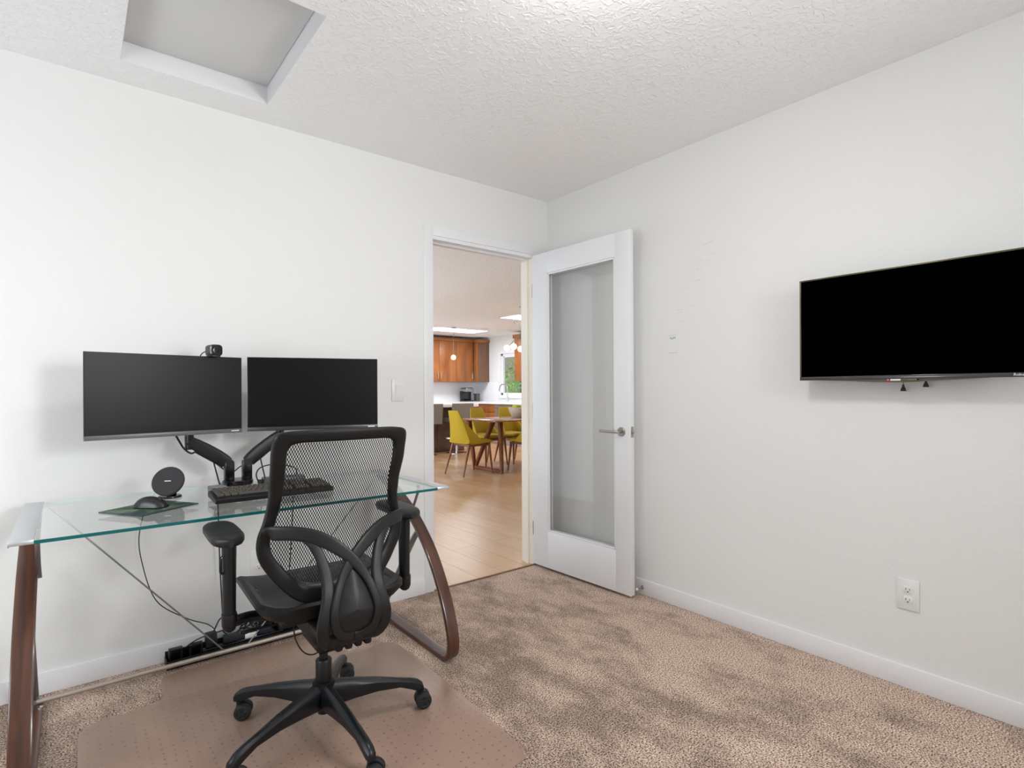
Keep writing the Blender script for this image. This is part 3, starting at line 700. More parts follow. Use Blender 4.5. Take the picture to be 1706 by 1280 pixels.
# ------------------------------------------------------------------ cables and power tray
def cable(name, label, pts, r=0.0028, group=None, col=None, cat='cable'):
    m = MB(); m.tube(spline(pts, 8), r, 6); return tag(m.build(name, col or m_rub), label, cat, group)
cable('charger_cable', 'thin black cable dropping from the glass desk edge and looping down the wall', [(-2.24, -0.24, 0.757), (-2.25, -0.08, 0.752), (-2.285, -0.045, 0.70), (-2.316, -0.03, 0.589), (-2.313, -0.03, 0.469), (-2.261, -0.03, 0.281), (-2.151, -0.03, 0.177), (-2.07, -0.03, 0.129), (-2.04, -0.04, 0.10)], 0.002)
cable('monitor_cable', 'black cable hanging from the left monitor arm down behind the keyboard', [(-2.075, -0.195, 0.885), (-2.062, -0.19, 0.83), (-2.045, -0.17, 0.77), (-2.03, -0.10, 0.753), (-2.03, -0.06, 0.70), (-2.02, -0.04, 0.4), (-2.01, -0.05, 0.12)], 0.0028)
cable('monitor_cable', 'black cable strung between the two monitor arm posts', [(-2.06, -0.19, 0.855), (-2.02, -0.16, 0.82), (-1.995, -0.14, 0.80), (-1.95, -0.13, 0.83), (-1.90, -0.15, 0.85)], 0.0025)
cable('monitor_cable', 'black cable dropping from the right monitor arm to the dock plug', [(-1.888, -0.20, 0.87), (-1.880, -0.20, 0.83), (-1.876, -0.22, 0.79), (-1.878, -0.235, 0.765)], 0.0028)
cable('dock_cable', 'black cable arching above the docking box behind the keyboard', [(-1.905, -0.235, 0.768), (-1.912, -0.23, 0.80), (-1.895, -0.22, 0.825), (-1.85, -0.21, 0.835), (-1.79, -0.20, 0.828), (-1.72, -0.15, 0.80), (-1.70, -0.08, 0.752), (-1.70, -0.05, 0.70), (-1.72, -0.04, 0.3), (-1.76, -0.05, 0.09)], 0.0028)
cable('webcam_cable', 'black cable looping under the left monitor beside its arm joint', [(-2.21, -0.20, 0.99), (-2.195, -0.19, 0.96), (-2.175, -0.18, 0.925), (-2.15, -0.18, 0.905), (-2.13, -0.18, 0.915)], 0.004)

tray = thing('cable_tray', 'long black cable tray lying against the baseboard under the desk', 'cable tray', (-1.96, -0.066, 0))
m = MB(); m.box((-0.27, -0.032, 0.0), (0.30, 0.032, 0.006), 0.001); m.box((-0.27, -0.034, 0.0), (0.30, -0.030, 0.034), 0.001); m.box((-0.27, 0.030, 0.0), (0.30, 0.034, 0.055), 0.001); m.box((-0.272, -0.034, 0.0), (-0.268, 0.034, 0.036), 0.001); m.build('tray', m_blk, tray)
for x in (-0.235, -0.16):
    m = MB(); m.sweep([(x - 0.022, 0.0, 0.0), (x - 0.022, 0.0, 0.07), (x + 0.022, 0.0, 0.07), (x + 0.022, 0.0, 0.0)], 0.004, 0.016, (0, 1, 0), 8, 0.5); m.build('hook', m_blk, tray)
ps = thing('power_strip', 'black power strip with sockets lying in the cable tray', 'power strip', (-1.93, -0.062, 0.006))
m = MB(); m.box((-0.17, -0.024, 0), (0.17, 0.024, 0.035), 0.005); m.build('body', m_blk_gloss, ps)
for i in range(5):
    x = -0.13 + i * 0.062
    m = MB(); m.lathe([(0.0, 0), (0.016, 0), (0.016, 0.0015), (0, 0.0015)], (x, 0, 0.035), n=16); m.build('socket', m_slot, ps)
for i, (x, y, z, sx, sy, sz, lb) in enumerate([(-2.062, -0.068, 0.044, 0.044, 0.036, 0.060, 'cube-shaped black plug adapter standing up left of the cable pile'), (-1.965, -0.072, 0.044, 0.10, 0.040, 0.030, 'long black power brick lying flat in the middle of the cable pile'),
                                                (-1.845, -0.070, 0.044, 0.06, 0.04, 0.035, 'blue-black power adapter at the right of the cable pile'), (-1.745, -0.064, 0.041, 0.075, 0.05, 0.032, 'black power brick at the right end of the cable tray')]):
    m = MB(); m.cbox((0, 0, sz / 2), (sx, sy, sz), 0.005); a = m.build('power_adapter', mat('adapter_%s' % 'abcd'[i], srgb(24, 28 + 6 * (i == 2), 34 + 16 * (i == 2)), 0.4)); a.location = (x, y, z); a.rotation_euler = (0, 0, random.uniform(-.1, .1)); tag(a, lb, 'adapter')
rnd = random.Random(3)
for i in range(16):
    x = rnd.uniform(-2.0, -1.80); pts = [(x, -0.06, 0.05)]
    for k in range(4):
        x += rnd.uniform(-0.045, 0.075); pts.append((x, -0.065 + rnd.uniform(-0.030, 0.035), 0.075 + rnd.uniform(-0.01, 0.065)))
    pts.append((x + 0.02, -0.06, 0.055))
    cable('tangled_cable', 'black cable tangled in the pile above the power tray', pts, 0.0028, 'tangled cables in the pile under the desk')
cable('loose_cable', 'black cord looping from the cube plug adapter toward the chair', [(-2.05, -0.06, 0.10), (-2.02, -0.045, 0.145), (-1.99, -0.04, 0.135), (-1.985, -0.05, 0.105), (-2.02, -0.06, 0.095), (-2.05, -0.062, 0.095)], 0.0028)
cable('loose_cable', 'pair-thin black cord running low from the tray hooks to the cube adapter', [(-2.16, -0.06, 0.06), (-2.13, -0.055, 0.075), (-2.09, -0.05, 0.085), (-2.06, -0.055, 0.085)], 0.0026)
cable('loose_cable', 'black cord rising from the cable pile behind the chair seat', [(-1.79, -0.05, 0.07), (-1.785, -0.04, 0.14), (-1.80, -0.035, 0.25), (-1.82, -0.03, 0.33)], 0.003)
cable('loose_cable', 'black cord bowing up out of the tray right of the brace rod', [(-1.86, -0.06, 0.08), (-1.83, -0.05, 0.13), (-1.79, -0.05, 0.14), (-1.76, -0.055, 0.08)], 0.003)
wbx = MB(); wbx.cbox((0, 0, 0.011), (0.05, 0.03, 0.022), 0.004); wa = wbx.build('white_plug', m_white); wa.location = (-1.905, -0.082, 0.075 - 0.03); tag(wa, 'small white plug half buried in the cable pile', 'plug')

# ------------------------------------------------------------------ chair mat
mat_pts = [(-2.525, -1.47), (-1.50, -1.47), (-1.425, -1.455), (-1.395, -1.415), (-1.385, -1.15), (-1.374, -0.89), (-1.372, -0.60), (-1.378, -0.47), (-1.41, -0.432), (-1.48, -0.425), (-1.575, -0.413), (-1.600, -0.385), (-1.605, -0.30), (-1.61, -0.175), (-1.64, -0.147), (-2.20, -0.145), (-2.252, -0.155), (-2.262, -0.20), (-2.268, -0.33), (-2.295, -0.362), (-2.46, -0.365), (-2.505, -0.385), (-2.523, -0.43), (-2.525, -0.70)]
m_mat = bpy.data.materials.new('clear_vinyl_mat'); m_mat.use_nodes = True
nt = m_mat.node_tree; nt.nodes.remove(nt.nodes['Principled BSDF']); out = nt.nodes['Material Output']
tr = nt.nodes.new('ShaderNodeBsdfTransparent'); tr.inputs[0].default_value = (0.97, 0.91, 0.87, 1)
df = nt.nodes.new('ShaderNodeBsdfDiffuse'); df.inputs[0].default_value = srgb(188, 158, 142)
tc = nt.nodes.new('ShaderNodeTexCoord'); vo = nt.nodes.new('ShaderNodeTexVoronoi'); vo.inputs['Scale'].default_value = 32; vo.inputs['Randomness'].default_value = 0.12
nt.links.new(tc.outputs['Object'], vo.inputs['Vector'])
ls = nt.nodes.new('ShaderNodeMath'); ls.operation = 'LESS_THAN'; ls.inputs[1].default_value = 0.13; nt.links.new(vo.outputs['Distance'], ls.inputs[0])
dc = nt.nodes.new('ShaderNodeMix'); dc.data_type = 'RGBA'; dc.inputs[6].default_value = srgb(190, 163, 147); dc.inputs[7].default_value = srgb(128, 98, 84)
nt.links.new(ls.outputs[0], dc.inputs[0]); nt.links.new(dc.outputs[2], df.inputs[0])
hz = nt.nodes.new('ShaderNodeMath'); hz.operation = 'MULTIPLY_ADD'; hz.inputs[1].default_value = 0.35; hz.inputs[2].default_value = 0.42; nt.links.new(ls.outputs[0], hz.inputs[0])
mx = nt.nodes.new('ShaderNodeMixShader'); nt.links.new(hz.outputs[0], mx.inputs[0]); nt.links.new(tr.outputs[0], mx.inputs[1]); nt.links.new(df.outputs[0], mx.inputs[2])
gl = nt.nodes.new('ShaderNodeBsdfGlossy'); gl.inputs['Roughness'].default_value = 0.28; fr_ = nt.nodes.new('ShaderNodeFresnel'); fr_.inputs[0].default_value = 1.42
mx2 = nt.nodes.new('ShaderNodeMixShader'); nt.links.new(outer_fresnel(nt, fr_), mx2.inputs[0]); nt.links.new(mx.outputs[0], mx2.inputs[1]); nt.links.new(gl.outputs[0], mx2.inputs[2]); nt.links.new(mx2.outputs[0], out.inputs[0])
m = MB(); m.extrude_poly([(x, y) for x, y in mat_pts], 0.001, 0.0045, 0.0012)
tag(m.build('chair_mat', m_mat), 'translucent lipped vinyl chair mat lying on the carpet under the office chair', 'chair mat')

# ------------------------------------------------------------------ office chair
MZ = 0.0045
oc = thing('office_chair', 'black mesh-backed office chair on castors facing the desk', 'chair', (-1.866, -0.915, MZ), -0.03)
# five-star base
hubc = Vector((0, 0, 0))
m = MB(); m.lathe([(0.0, 0.062), (0.019, 0.062), (0.019, 0.085), (0.030, 0.095), (0.034, 0.14), (0.037, 0.158), (0.037, 0.172), (0.031, 0.176), (0, 0.176)], n=28); m.build('base_hub', m_base, oc)
ca0 = math.radians(57.5) + 0.03
for k in range(5):
    a = ca0 + k * 2 * PI / 5; d = Vector((math.cos(a), math.sin(a), 0)); sd = Vector((-d.y, d.x, 0))
    m = MB(); rings = []
    for r_, zt, zb2, w in ((0.020, 0.170, 0.080, 0.024), (0.05, 0.166, 0.082, 0.023), (0.10, 0.158, 0.088, 0.0205), (0.18, 0.142, 0.094, 0.0175), (0.26, 0.122, 0.090, 0.0155), (0.30, 0.113, 0.074, 0.0155), (0.325, 0.104, 0.062, 0.0155), (0.342, 0.090, 0.060, 0.013), (0.346, 0.078, 0.062, 0.010)):
        c = d * r_; rr = []
        hh_ = (zt - zb2) / 2; cz = (zt + zb2) / 2
        for q in range(12):
            b_ = 2 * PI * (q + .5) / 12; cc, ss = math.cos(b_), math.sin(b_)
            cc = math.copysign(abs(cc) ** 0.55, cc); ss = math.copysign(abs(ss) ** 0.55, ss)
            ww = w * (0.72 if ss > 0.5 else 1.0)
            rr.append(c + sd * (ww * cc) + Vector((0, 0, cz + hh_ * ss)))
        rings.append(rr)
    m.ring(rings); m.build('base_leg', m_base, oc)
    # castor
    sw_a = (-0.30, -0.38, -0.15, -0.55, -0.25)[k]
    pc = d * 0.330
    wd = Vector((math.cos(sw_a), math.sin(sw_a), 0)); ax = Vector((-wd.y, wd.x, 0)); wcn = pc + wd * 0.014 + Vector((0, 0, 0.0285))
    # make the wheel axle roughly face the photographer
    m = MB(); m.cyl(pc + Vector((0, 0, 0.040)), pc + Vector((0, 0, 0.068)), 0.009, n=12)
    m.sweep([wcn + ax * -0.006, wcn + ax * 0.006], 0.02, 0.02, (0, 0, 1), 16, 1); cst = m.build('castor', m_base, oc)
    for s_ in (-1, 1):
        w_ = MB(); w_.lathe([(0.0, 0.007), (0.024, 0.007), (0.0282, 0.010), (0.0282, 0.022), (0.026, 0.0255), (0.018, 0.027), (0.016, 0.0245), (0.006, 0.0245), (0.005, 0.027), (0, 0.027)], wcn, ax * s_, 28)
        for j in range(5):
            t_ = 2 * PI * j / 5; q_ = ax * s_; e1 = Vector((0, 0, 1)); e2 = q_.cross(e1)
            p1 = wcn + q_ * 0.0250 + (e1 * math.cos(t_) + e2 * math.sin(t_)) * 0.006; p2 = wcn + q_ * 0.0250 + (e1 * math.cos(t_) + e2 * math.sin(t_)) * 0.0175
            w_.tube([p1, p2], 0.0025, 6)
        w_.build('wheel', m_rub, cst)
# column
m = MB(); m.lathe([(0.0265, 0.172), (0.0265, 0.240), (0.024, 0.244), (0.016, 0.244)], n=24); m.build('column_sleeve', m_blk, oc)
m = MB(); m.lathe([(0.0145, 0.20), (0.0145, 0.36)], n=20); m.build('gas_piston', m_blk_gloss, oc)
# tilt mechanism
m = MB(); m.box((-0.075, -0.13, 0.345), (0.075, 0.13, 0.430), 0.02, 3); m.box((-0.05, -0.10, 0.300), (0.05, 0.09, 0.36), 0.018, 3); m.box((-0.16, -0.10, 0.415), (0.16, 0.17, 0.455), 0.012, 2); m.build('tilt_mechanism', m_blk, oc)
m = MB(); m.tube(spline([(-0.07, 0.04, 0.385), (-0.16, 0.05, 0.380), (-0.215, 0.055, 0.378)], 5), 0.005, 8); m.cbox((-0.225, 0.056, 0.378), (0.05, 0.022, 0.010), 0.004); m.build('height_lever', m_blk, oc)
m = MB(); m.tube(spline([(-0.10, -0.02, 0.43), (-0.105, -0.04, 0.36), (-0.085, -0.07, 0.315), (-0.05, -0.08, 0.305), (-0.02, -0.07, 0.33)], 8), 0.0022, 6); m.build('control_cable', m_rub, oc)
for i in range(4):
    x = -0.045 + i * 0.03 + 0.01
    m = MB(); m.box((x - 0.012, -0.262, 0.372), (x + 0.012, -0.14, 0.42), 0.009, 3); m.build('bellows_rib', m_blk, oc)
# seat
def seat_outline(o=0.0):
    pts = []
    hw_, y0_, y1_, rr_ = 0.232 + o, -0.178 - o, 0.272 + o, 0.065
    for cx, cy, a0 in ((hw_ - rr_, y1_ - rr_, 0), (-hw_ + rr_, y1_ - rr_, PI / 2), (-hw_ + rr_, y0_ + rr_, PI), (hw_ - rr_, y0_ + rr_, 1.5 * PI)):
        for j in range(7):
            a = a0 + PI / 2 * j / 6; pts.append((cx + rr_ * math.cos(a), cy + rr_ * math.sin(a)))
    return pts
def seat_z(x, y):
    edge = abs(x) / 0.232
    z = 0.500 + 0.006 * math.cos((y - 0.05) * 9) + 0.016 * edge ** 4
    if y > 0.17: z -= ((y - 0.17) / 0.1) ** 2 * 0.024
    z -= 0.014 * math.exp(-((y + 0.02) / 0.09) ** 2) * (1 - edge ** 2) + 0.018 * edge ** 4 * math.exp(-((y + 0.02) / 0.10) ** 2)
    return z
m = MB(); n_ = len(seat_outline()); rings = []
po, pi_ = seat_outline(0.0), seat_outline(-0.028)
for k in range(n_):
    (xo, yo), (xi, yi) = po[k], pi_[k]; zo, zi = seat_z(xo, yo), seat_z(xi, yi)
    rings.append([(xi, yi, zi + 0.003), ((xo * .6 + xi * .4), (yo * .6 + yi * .4), zo + 0.004), (xo, yo, zo - 0.003), (xo * 1.0, yo, zo - 0.018), (xo * .93, yo * .93, zo - 0.038), (xi * .9, yi * .9, zi - 0.030)])
m.ring(rings, closed=True); m.build('seat_frame', m_blk, oc)
m = MB(); NX, NY = 24, 24
vs = {}
hwm, y0m, y1m = 0.232 - 0.022, -0.178 + 0.022, 0.272 - 0.022
for i in range(NX + 1):
    for j in range(NY + 1):
        u, v = -1 + 2 * i / NX, -1 + 2 * j / NY
        # squircle map keeps the corners rounded
        su = u * math.sqrt(1 - v * v * 0.10 * abs(u)); sv = v * math.sqrt(1 - u * u * 0.10 * abs(v))
        x = su * hwm; y = (y0m + y1m) / 2 + sv * (y1m - y0m) / 2
        vs[i, j] = m.bm.verts.new((x, y, seat_z(x, y) + 0.001))
for i in range(NX):
    for j in range(NY): m.bm.faces.new([vs[i, j], vs[i + 1, j], vs[i + 1, j + 1], vs[i, j + 1]])
m.build('seat_mesh', m_seatmesh_seat, oc)
m = MB(); m.box((-0.165, -0.14, 0.440), (0.165, 0.22, 0.466), 0.010, 2); m.build('seat_pan', m_rub, oc)

# back
def fy(x, z):
    zs = [0.48, 0.55, 0.62, 0.70, 0.78, 0.85, 0.95, 1.04]; ys = [-0.128, -0.115, -0.108, -0.110, -0.125, -0.148, -0.186, -0.215]
    if z <= zs[0]: y = ys[0]
    elif z >= zs[-1]: y = ys[-1]
    else:
        for i in range(7):
            if zs[i] <= z <= zs[i + 1]:
                t = (z - zs[i]) / (zs[i + 1] - zs[i]); t = t * t * (3 - 2 * t) * 0.5 + t * 0.5; y = ys[i] + (ys[i + 1] - ys[i]) * t; break
    return y - 0.022 * (1 - min(1, abs(x) / 0.21) ** 2)
oh = [(0.0, 1.040), (0.10, 1.040), (0.165, 1.038), (0.198, 1.030), (0.209, 1.008), (0.211, 0.96), (0.209, 0.90), (0.207, 0.85), (0.210, 0.80), (0.219, 0.755), (0.231, 0.715), (0.234, 0.675), (0.224, 0.635), (0.198, 0.590), (0.165, 0.548), (0.135, 0.518), (0.10, 0.500), (0.05, 0.493), (0.0, 0.492)]
ih = [(0.0, 1.002), (0.09, 1.002), (0.138, 1.001), (0.160, 0.993), (0.168, 0.976), (0.170, 0.94), (0.169, 0.89), (0.170, 0.845), (0.175, 0.80), (0.184, 0.76), (0.194, 0.72), (0.196, 0.685), (0.187, 0.655), (0.166, 0.622), (0.140, 0.590), (0.115, 0.567), (0.085, 0.555), (0.045, 0.551), (0.0, 0.551)]
def full(hf): return hf + [(-x, z) for x, z in hf[-2:0:-1]]
OO = spline([(x, 0, z) for x, z in full(oh)], 4, True); II = spline([(x, 0, z) for x, z in full(ih)], 4, True)
m = MB(); rings = []
for o_, i_ in zip(OO, II):
    po_ = Vector((o_.x, fy(o_.x, o_.z), o_.z)); pi2 = Vector((i_.x, fy(i_.x, i_.z), i_.z)); c = (po_ + pi2) / 2; w = (po_ - pi2) / 2
    rr = []
    for k in range(12):
        a = 2 * PI * (k + .5) / 12; cc, ss = math.cos(a), math.sin(a); cc = math.copysign(abs(cc) ** 0.6, cc); ss = math.copysign(abs(ss) ** 0.6, ss)
        rr.append(c + w * cc + Vector((0, 0.014 * ss, 0)))
    rings.append(rr)
m.ring(rings, closed=True); m.build('back_frame', m_blk, oc)
def ihalf(z):
    best = 0
    for a, bb in zip(ih, ih[1:]):
        z0_, z1_ = a[1], bb[1]
        if min(z0_, z1_) <= z <= max(z0_, z1_) and z0_ != z1_: best = max(best, a[0] + (bb[0] - a[0]) * (z - z0_) / (z1_ - z0_))
    return best
m = MB(); rows_ = []
for j in range(41):
    z = 0.553 + (1.0005 - 0.553) * j / 40; hw_ = ihalf(z) + 0.006
    rows_.append([m.bm.verts.new((x, fy(x, z) + 0.006, z)) for x in [-hw_ + 2 * hw_ * i / 16 for i in range(17)]])
for a, bb in zip(rows_, rows_[1:]):
    for i in range(16): m.bm.faces.new([a[i], a[i + 1], bb[i + 1], bb[i]])
m.build('back_mesh', m_seatmesh_back, oc)
# Y shaped lumbar support and spine behind the back (bands)
m_spine = mat('spine_plastic', srgb(20, 20, 21), 0.45, spec=0.4, bump=(700, 0.06, 0.0005))
for s_ in (-1, 1):
    m = MB()
    p = spline([(s_ * 0.208, -0.150, 0.735), (s_ * 0.200, -0.180, 0.738), (s_ * 0.150, -0.218, 0.737), (s_ * 0.10, -0.242, 0.724), (s_ * 0.05, -0.262, 0.694), (0.0, -0.274, 0.648), (-s_ * 0.034, -0.284, 0.600), (-s_ * 0.056, -0.298, 0.548), (-s_ * 0.066, -0.306, 0.500), (-s_ * 0.054, -0.302, 0.450), (-s_ * 0.022, -0.290, 0.428), (0, -0.286, 0.425)], 6)
    off = 0.0018 * s_
    m.sweep([(q.x, q.y + off, q.z) for q in p], 0.018, 0.008, (0, 1, 0), 16, 0.4, sizes=lambda t_: (0.0205 - 0.0085 * max(0, min(1, (t_ - 0.36) / 0.2)), 0.0075))
    m.build('lumbar_band', m_spine, oc)
    m = MB()
    p = spline([(s_ * 0.124, -0.230, 0.720), (s_ * 0.100, -0.246, 0.690), (s_ * 0.084, -0.260, 0.645), (s_ * 0.076, -0.274, 0.595), (s_ * 0.080, -0.288, 0.545), (s_ * 0.094, -0.296, 0.485), (s_ * 0.094, -0.286, 0.440), (s_ * 0.074, -0.262, 0.405), (s_ * 0.060, -0.21, 0.392), (s_ * 0.052, -0.12, 0.388)], 6)
    m.sweep(p, 0.013, 0.009, (0, 1, 0), 16, 0.4, sizes=lambda t_: (0.0115 + 0.006 * math.sin(PI * t_), 0.009)); m.build('spine_strap', m_spine, oc)
def shell_y(z):
    T_ = [(0.425, -0.284), (0.45, -0.298), (0.50, -0.303), (0.548, -0.295), (0.60, -0.280), (0.648, -0.268)]
    for (a_, p_), (b_, q_) in zip(T_, T_[1:]):
        if z <= b_: return p_ + (q_ - p_) * max(0, (z - a_)) / (b_ - a_)
    return T_[-1][1]
m = MB(); tear = spline([(0, 0, 0.622), (0.028, 0, 0.588), (0.054, 0, 0.536), (0.068, 0, 0.488), (0.056, 0, 0.446), (0.022, 0, 0.430), (0, 0, 0.428), (-0.022, 0, 0.430), (-0.056, 0, 0.446), (-0.068, 0, 0.488), (-0.054, 0, 0.536), (-0.028, 0, 0.588)], 5, True)
rings = []
for k in (1.0, 0.85, 0.65, 0.4, 0.05):
    rings.append([(q.x * k, shell_y(0.51 + (q.z - 0.51) * k) - 0.014 * (1 - k * k), 0.51 + (q.z - 0.51) * k) for q in tear])
m.ring(rings); m.build('lumbar_shell', m_spine, oc)
m = MB(); m.box((-0.085, -0.280, 0.392), (0.085, -0.10, 0.440), 0.018, 3); m.build('spine_bracket', m_blk, oc)
# arms
for s_ in (-1, 1):
    X = s_ * 0.292
    m = MB(); m.sweep(spline([(s_ * 0.10, 0.02, 0.425), (s_ * 0.17, 0.02, 0.428), (s_ * 0.23, 0.01, 0.440), (X, -0.018, 0.446)], 6), 0.016, 0.020, (0, 1, 0), 12, 0.7, sizes=lambda t_: (0.016 - 0.004 * t_, 0.034 - 0.014 * t_)); m.build('arm_bracket', m_blk, oc)
    m = MB(); rings = []
    for z, k in ((0.420, 0.45), (0.427, 0.80), (0.440, 1.0), (0.470, 1.02), (0.476, 0.98), (0.4765, 0.86), (0.6, 0.90), (0.690, 0.97)):
        rings.append([(X + 0.0215 * k * math.cos(a), -0.018 + 0.029 * k * math.sin(a), z) for a in [2 * PI * i / 24 for i in range(24)]])
    m.ring(rings); post = m.build('arm_post', m_blk, oc)
    if s_ < 0:
        m = MB(); m.sweep([(X - 0.019, -0.03, 0.655), (X - 0.026, -0.034, 0.650), (X - 0.026, -0.034, 0.610), (X - 0.019, -0.03, 0.602)], 0.004, 0.0025, (0, 1, 0), 8, 0.6); m.build('height_trigger', m_blk_gloss, post)
    m = MB(); rings = []
    pl = 0.140; X -= 0.006 if s_ < 0 else -0.004
    for i in range(15):
        t = i / 14; y = 0.052 + pl * (2 * t - 1); e_ = math.sqrt(max(0.02, 1 - abs(2 * t - 1) ** 5))
        wv = 0.050 * e_ * (1.0 - 0.06 * t); tv_ = 0.0185 * (0.6 + 0.4 * e_)
        rr = []
        for k in range(16):
            a = 2 * PI * (k + .5) / 16; cc, ss = math.cos(a), math.sin(a); cc = math.copysign(abs(cc) ** 0.6, cc); ss = math.copysign(abs(ss) ** 0.65, ss)
            rr.append((X + s_ * 0.0 + wv * cc, y, 0.705 + tv_ * ss + 0.004 * (1 - (2 * t - 1) ** 2)))
        rings.append(rr)
    m.ring(rings); m.build('arm_pad', m_blk_soft, oc)

# ================================================================== great room / kitchen
m_cab = wood('alder_cabinet', srgb(126, 72, 36), srgb(176, 110, 58), (1.5, 1.5, 0.5), 0.35, 2.5)
m_cab_side = wood('alder_side', srgb(104, 74, 56), srgb(128, 92, 70), (6, 6, 0.6), 0.4, 3)
m_quartz = mat('white_quartz', srgb(238, 238, 238), 0.25)
m_walnut = wood('walnut', srgb(96, 50, 24), srgb(142, 82, 44), (3, 3, 1), 0.35, 4)
m_ttop = wood('walnut_top', srgb(128, 78, 50), srgb(168, 112, 78), (1, 5, 1), 0.22, 4)
m_yel = mat('mustard_fabric', srgb(176, 146, 26), 0.85, bump=(400, 0.2, 0.001))
m_taupe = mat('taupe_leather', srgb(126, 118, 110), 0.5)
m_isl = mat('island_panel', srgb(112, 82, 68), 0.2, var=(3, srgb(84, 60, 50)))
m_globe = emis('warm_globe', (1.0, 0.80, 0.52, 1), 2.6)
m_down = emis('downlight_lens', (1, 0.97, 0.92, 1), 6)
m_sky = emis('skylight_lens', (0.97, 0.98, 1, 1), 3.5)

def cabinet_unit(t, x0, x1, z0, z1, depth, doors, handle_at, mside=None, drawers=0):
    """local frame: fronts face -y at y=0, body goes to +y"""
    m = MB(); m.box((x0, 0.0, z0), (x1, depth, z1)); m.build('body', mside or m_cab, t, smooth=0)
    n = doors; w = (x1 - x0) / n
    for i in range(n):
        if drawers:
            hh_ = (z1 - z0) / drawers
            for j in range(drawers):
                m = MB(); m.box((x0 + w * i + .003, -0.02, z0 + hh_ * j + .003), (x0 + w * (i + 1) - .003, 0, z0 + hh_ * (j + 1) - .003), 0.002); d_ = m.build('drawer', m_cab, t)
                m = MB(); cx = x0 + w * (i + .5); zc = z0 + hh_ * (j + 0.6); m.tube([(cx - .07, -0.02, zc), (cx - .07, -0.045, zc), (cx + .07, -0.045, zc), (cx + .07, -0.02, zc)], 0.005, 6); m.build('pull', m_nickel, d_)
        else:
            m = MB(); m.box((x0 + w * i + .003, -0.02, z0 + .003), (x0 + w * (i + 1) - .003, 0, z1 - .003), 0.002); d_ = m.build('door', m_cab, t)
            side = handle_at[i % len(handle_at)]; hx_ = x0 + w * i + (0.04 if side < 0 else w - 0.04)
            zc0 = z0 + 0.07 if z0 > 1 else z1 - 0.22
            m = MB(); m.tube([(hx_, -0.02, zc0), (hx_, -0.045, zc0), (hx_, -0.045, zc0 + 0.15), (hx_, -0.02, zc0 + 0.15)], 0.005, 6); m.build('pull', m_nickel, d_)

# upper cabinets on the back wall
uc = thing('upper_cabinet', 'row of brown wood upper cabinets on the far kitchen wall', 'cabinet', (0, 8.1, 0))
cabinet_unit(uc, 2.6, 4.925, 1.37, 2.31, 0.34, 5, (1, 1, 1, -1, 1))
m = MB(); m.box((2.6, -0.04, 2.31), (4.93, 0.34, 2.38), 0.004); m.build('crown', m_cab, uc)
uc2 = thing('upper_cabinet', 'brown wood corner upper cabinet with end panel left of the kitchen window', 'cabinet', (4.97, 8.1, 0), -PI / 2)
# local x -> world -y ; local -y -> world -x
cabinet_unit(uc2, 0.0, 0.155 + 0.0, 1.37, 2.31, 0.33, 1, (1,), m_cab_side)
m = MB(); m.box((-0.0, -0.035, 2.31), (0.185, 0.33, 2.38), 0.004); m.build('crown', m_cab, uc2)
uc3 = thing('upper_cabinet', 'brown wood upper cabinet right of the kitchen window behind the globe chandelier', 'cabinet', (4.97, 6.54, 0), -PI / 2)
cabinet_unit(uc3, 0.0, 0.95, 1.37, 2.29, 0.33, 2, (-1, 1))
m = MB(); m.box((-0.035, -0.04, 2.29), (0.98, 0.33, 2.37), 0.004); m.build('crown', m_cab, uc3)
# base cabinets and counters
bc = thing('base_cabinet', 'brown wood base cabinets along the far kitchen wall behind the island', 'cabinet', (0, 7.87, 0))
cabinet_unit(bc, 2.4, 4.68, 0.10, 0.87, 0.57, 4, (1, -1))
bc2 = thing('base_cabinet', 'brown wood drawer cabinet left of the steel dishwasher', 'cabinet', (4.70, 7.86, 0), -PI / 2)
cabinet_unit(bc2, 0.0, 0.96, 0.10, 0.87, 0.58, 1, (1,), drawers=4)
dw = thing('dishwasher', 'grey steel dishwasher front between the wood base cabinets', 'dishwasher', (4.70, 6.90, 0), -PI / 2)
m = MB(); m.box((0.004, 0.0, 0.10), (0.60, 0.57, 0.868)); m.build('body', m_steel, dw, smooth=0)
m = MB(); m.box((0.004, -0.022, 0.11), (0.60, 0, 0.865), 0.004); d_ = m.build('door', mat('dishwasher_steel', srgb(150, 140, 130), 0.4, 0.4), dw)
m = MB(); m.tube([(0.05, -0.022, 0.80), (0.05, -0.05, 0.80), (0.55, -0.05, 0.80), (0.55, -0.022, 0.80)], 0.008, 8); m.build('handle', m_steel, d_)
bc3 = thing('base_cabinet', 'brown wood sink base cabinets right of the steel dishwasher', 'cabinet', (4.70, 6.30, 0), -PI / 2)
cabinet_unit(bc3, 0.0, 1.4, 0.10, 0.87, 0.58, 3, (1, -1))
m = MB(); m.extrude_poly([(2.4, 7.83), (4.65, 7.83), (4.65, 4.88), (5.298, 4.88), (5.298, 8.448), (2.4, 8.448)], 0.871, 0.91, 0.003)
tag(m.build('kitchen_counter', m_quartz), 'white quartz countertop running along the far wall and under the window', 'countertop')
m_tile = mat('white_tile', srgb(236, 236, 238), 0.3)
m = MB(); m.box((2.4, 8.436, 0.911), (5.29, 8.449, 1.369)); m.box((5.288, 7.60, 0.911), (5.2995, 8.436, 1.369)); struct(m.build('trim_6', m_tile, smooth=0))
m = MB(); m.box((2.4, 7.93, 0), (4.76, 8.40, 0.099)); m.box((4.76, 4.95, 0), (5.25, 8.40, 0.099)); struct(m.build('baseboard_kitchen', m_trim, smooth=0))

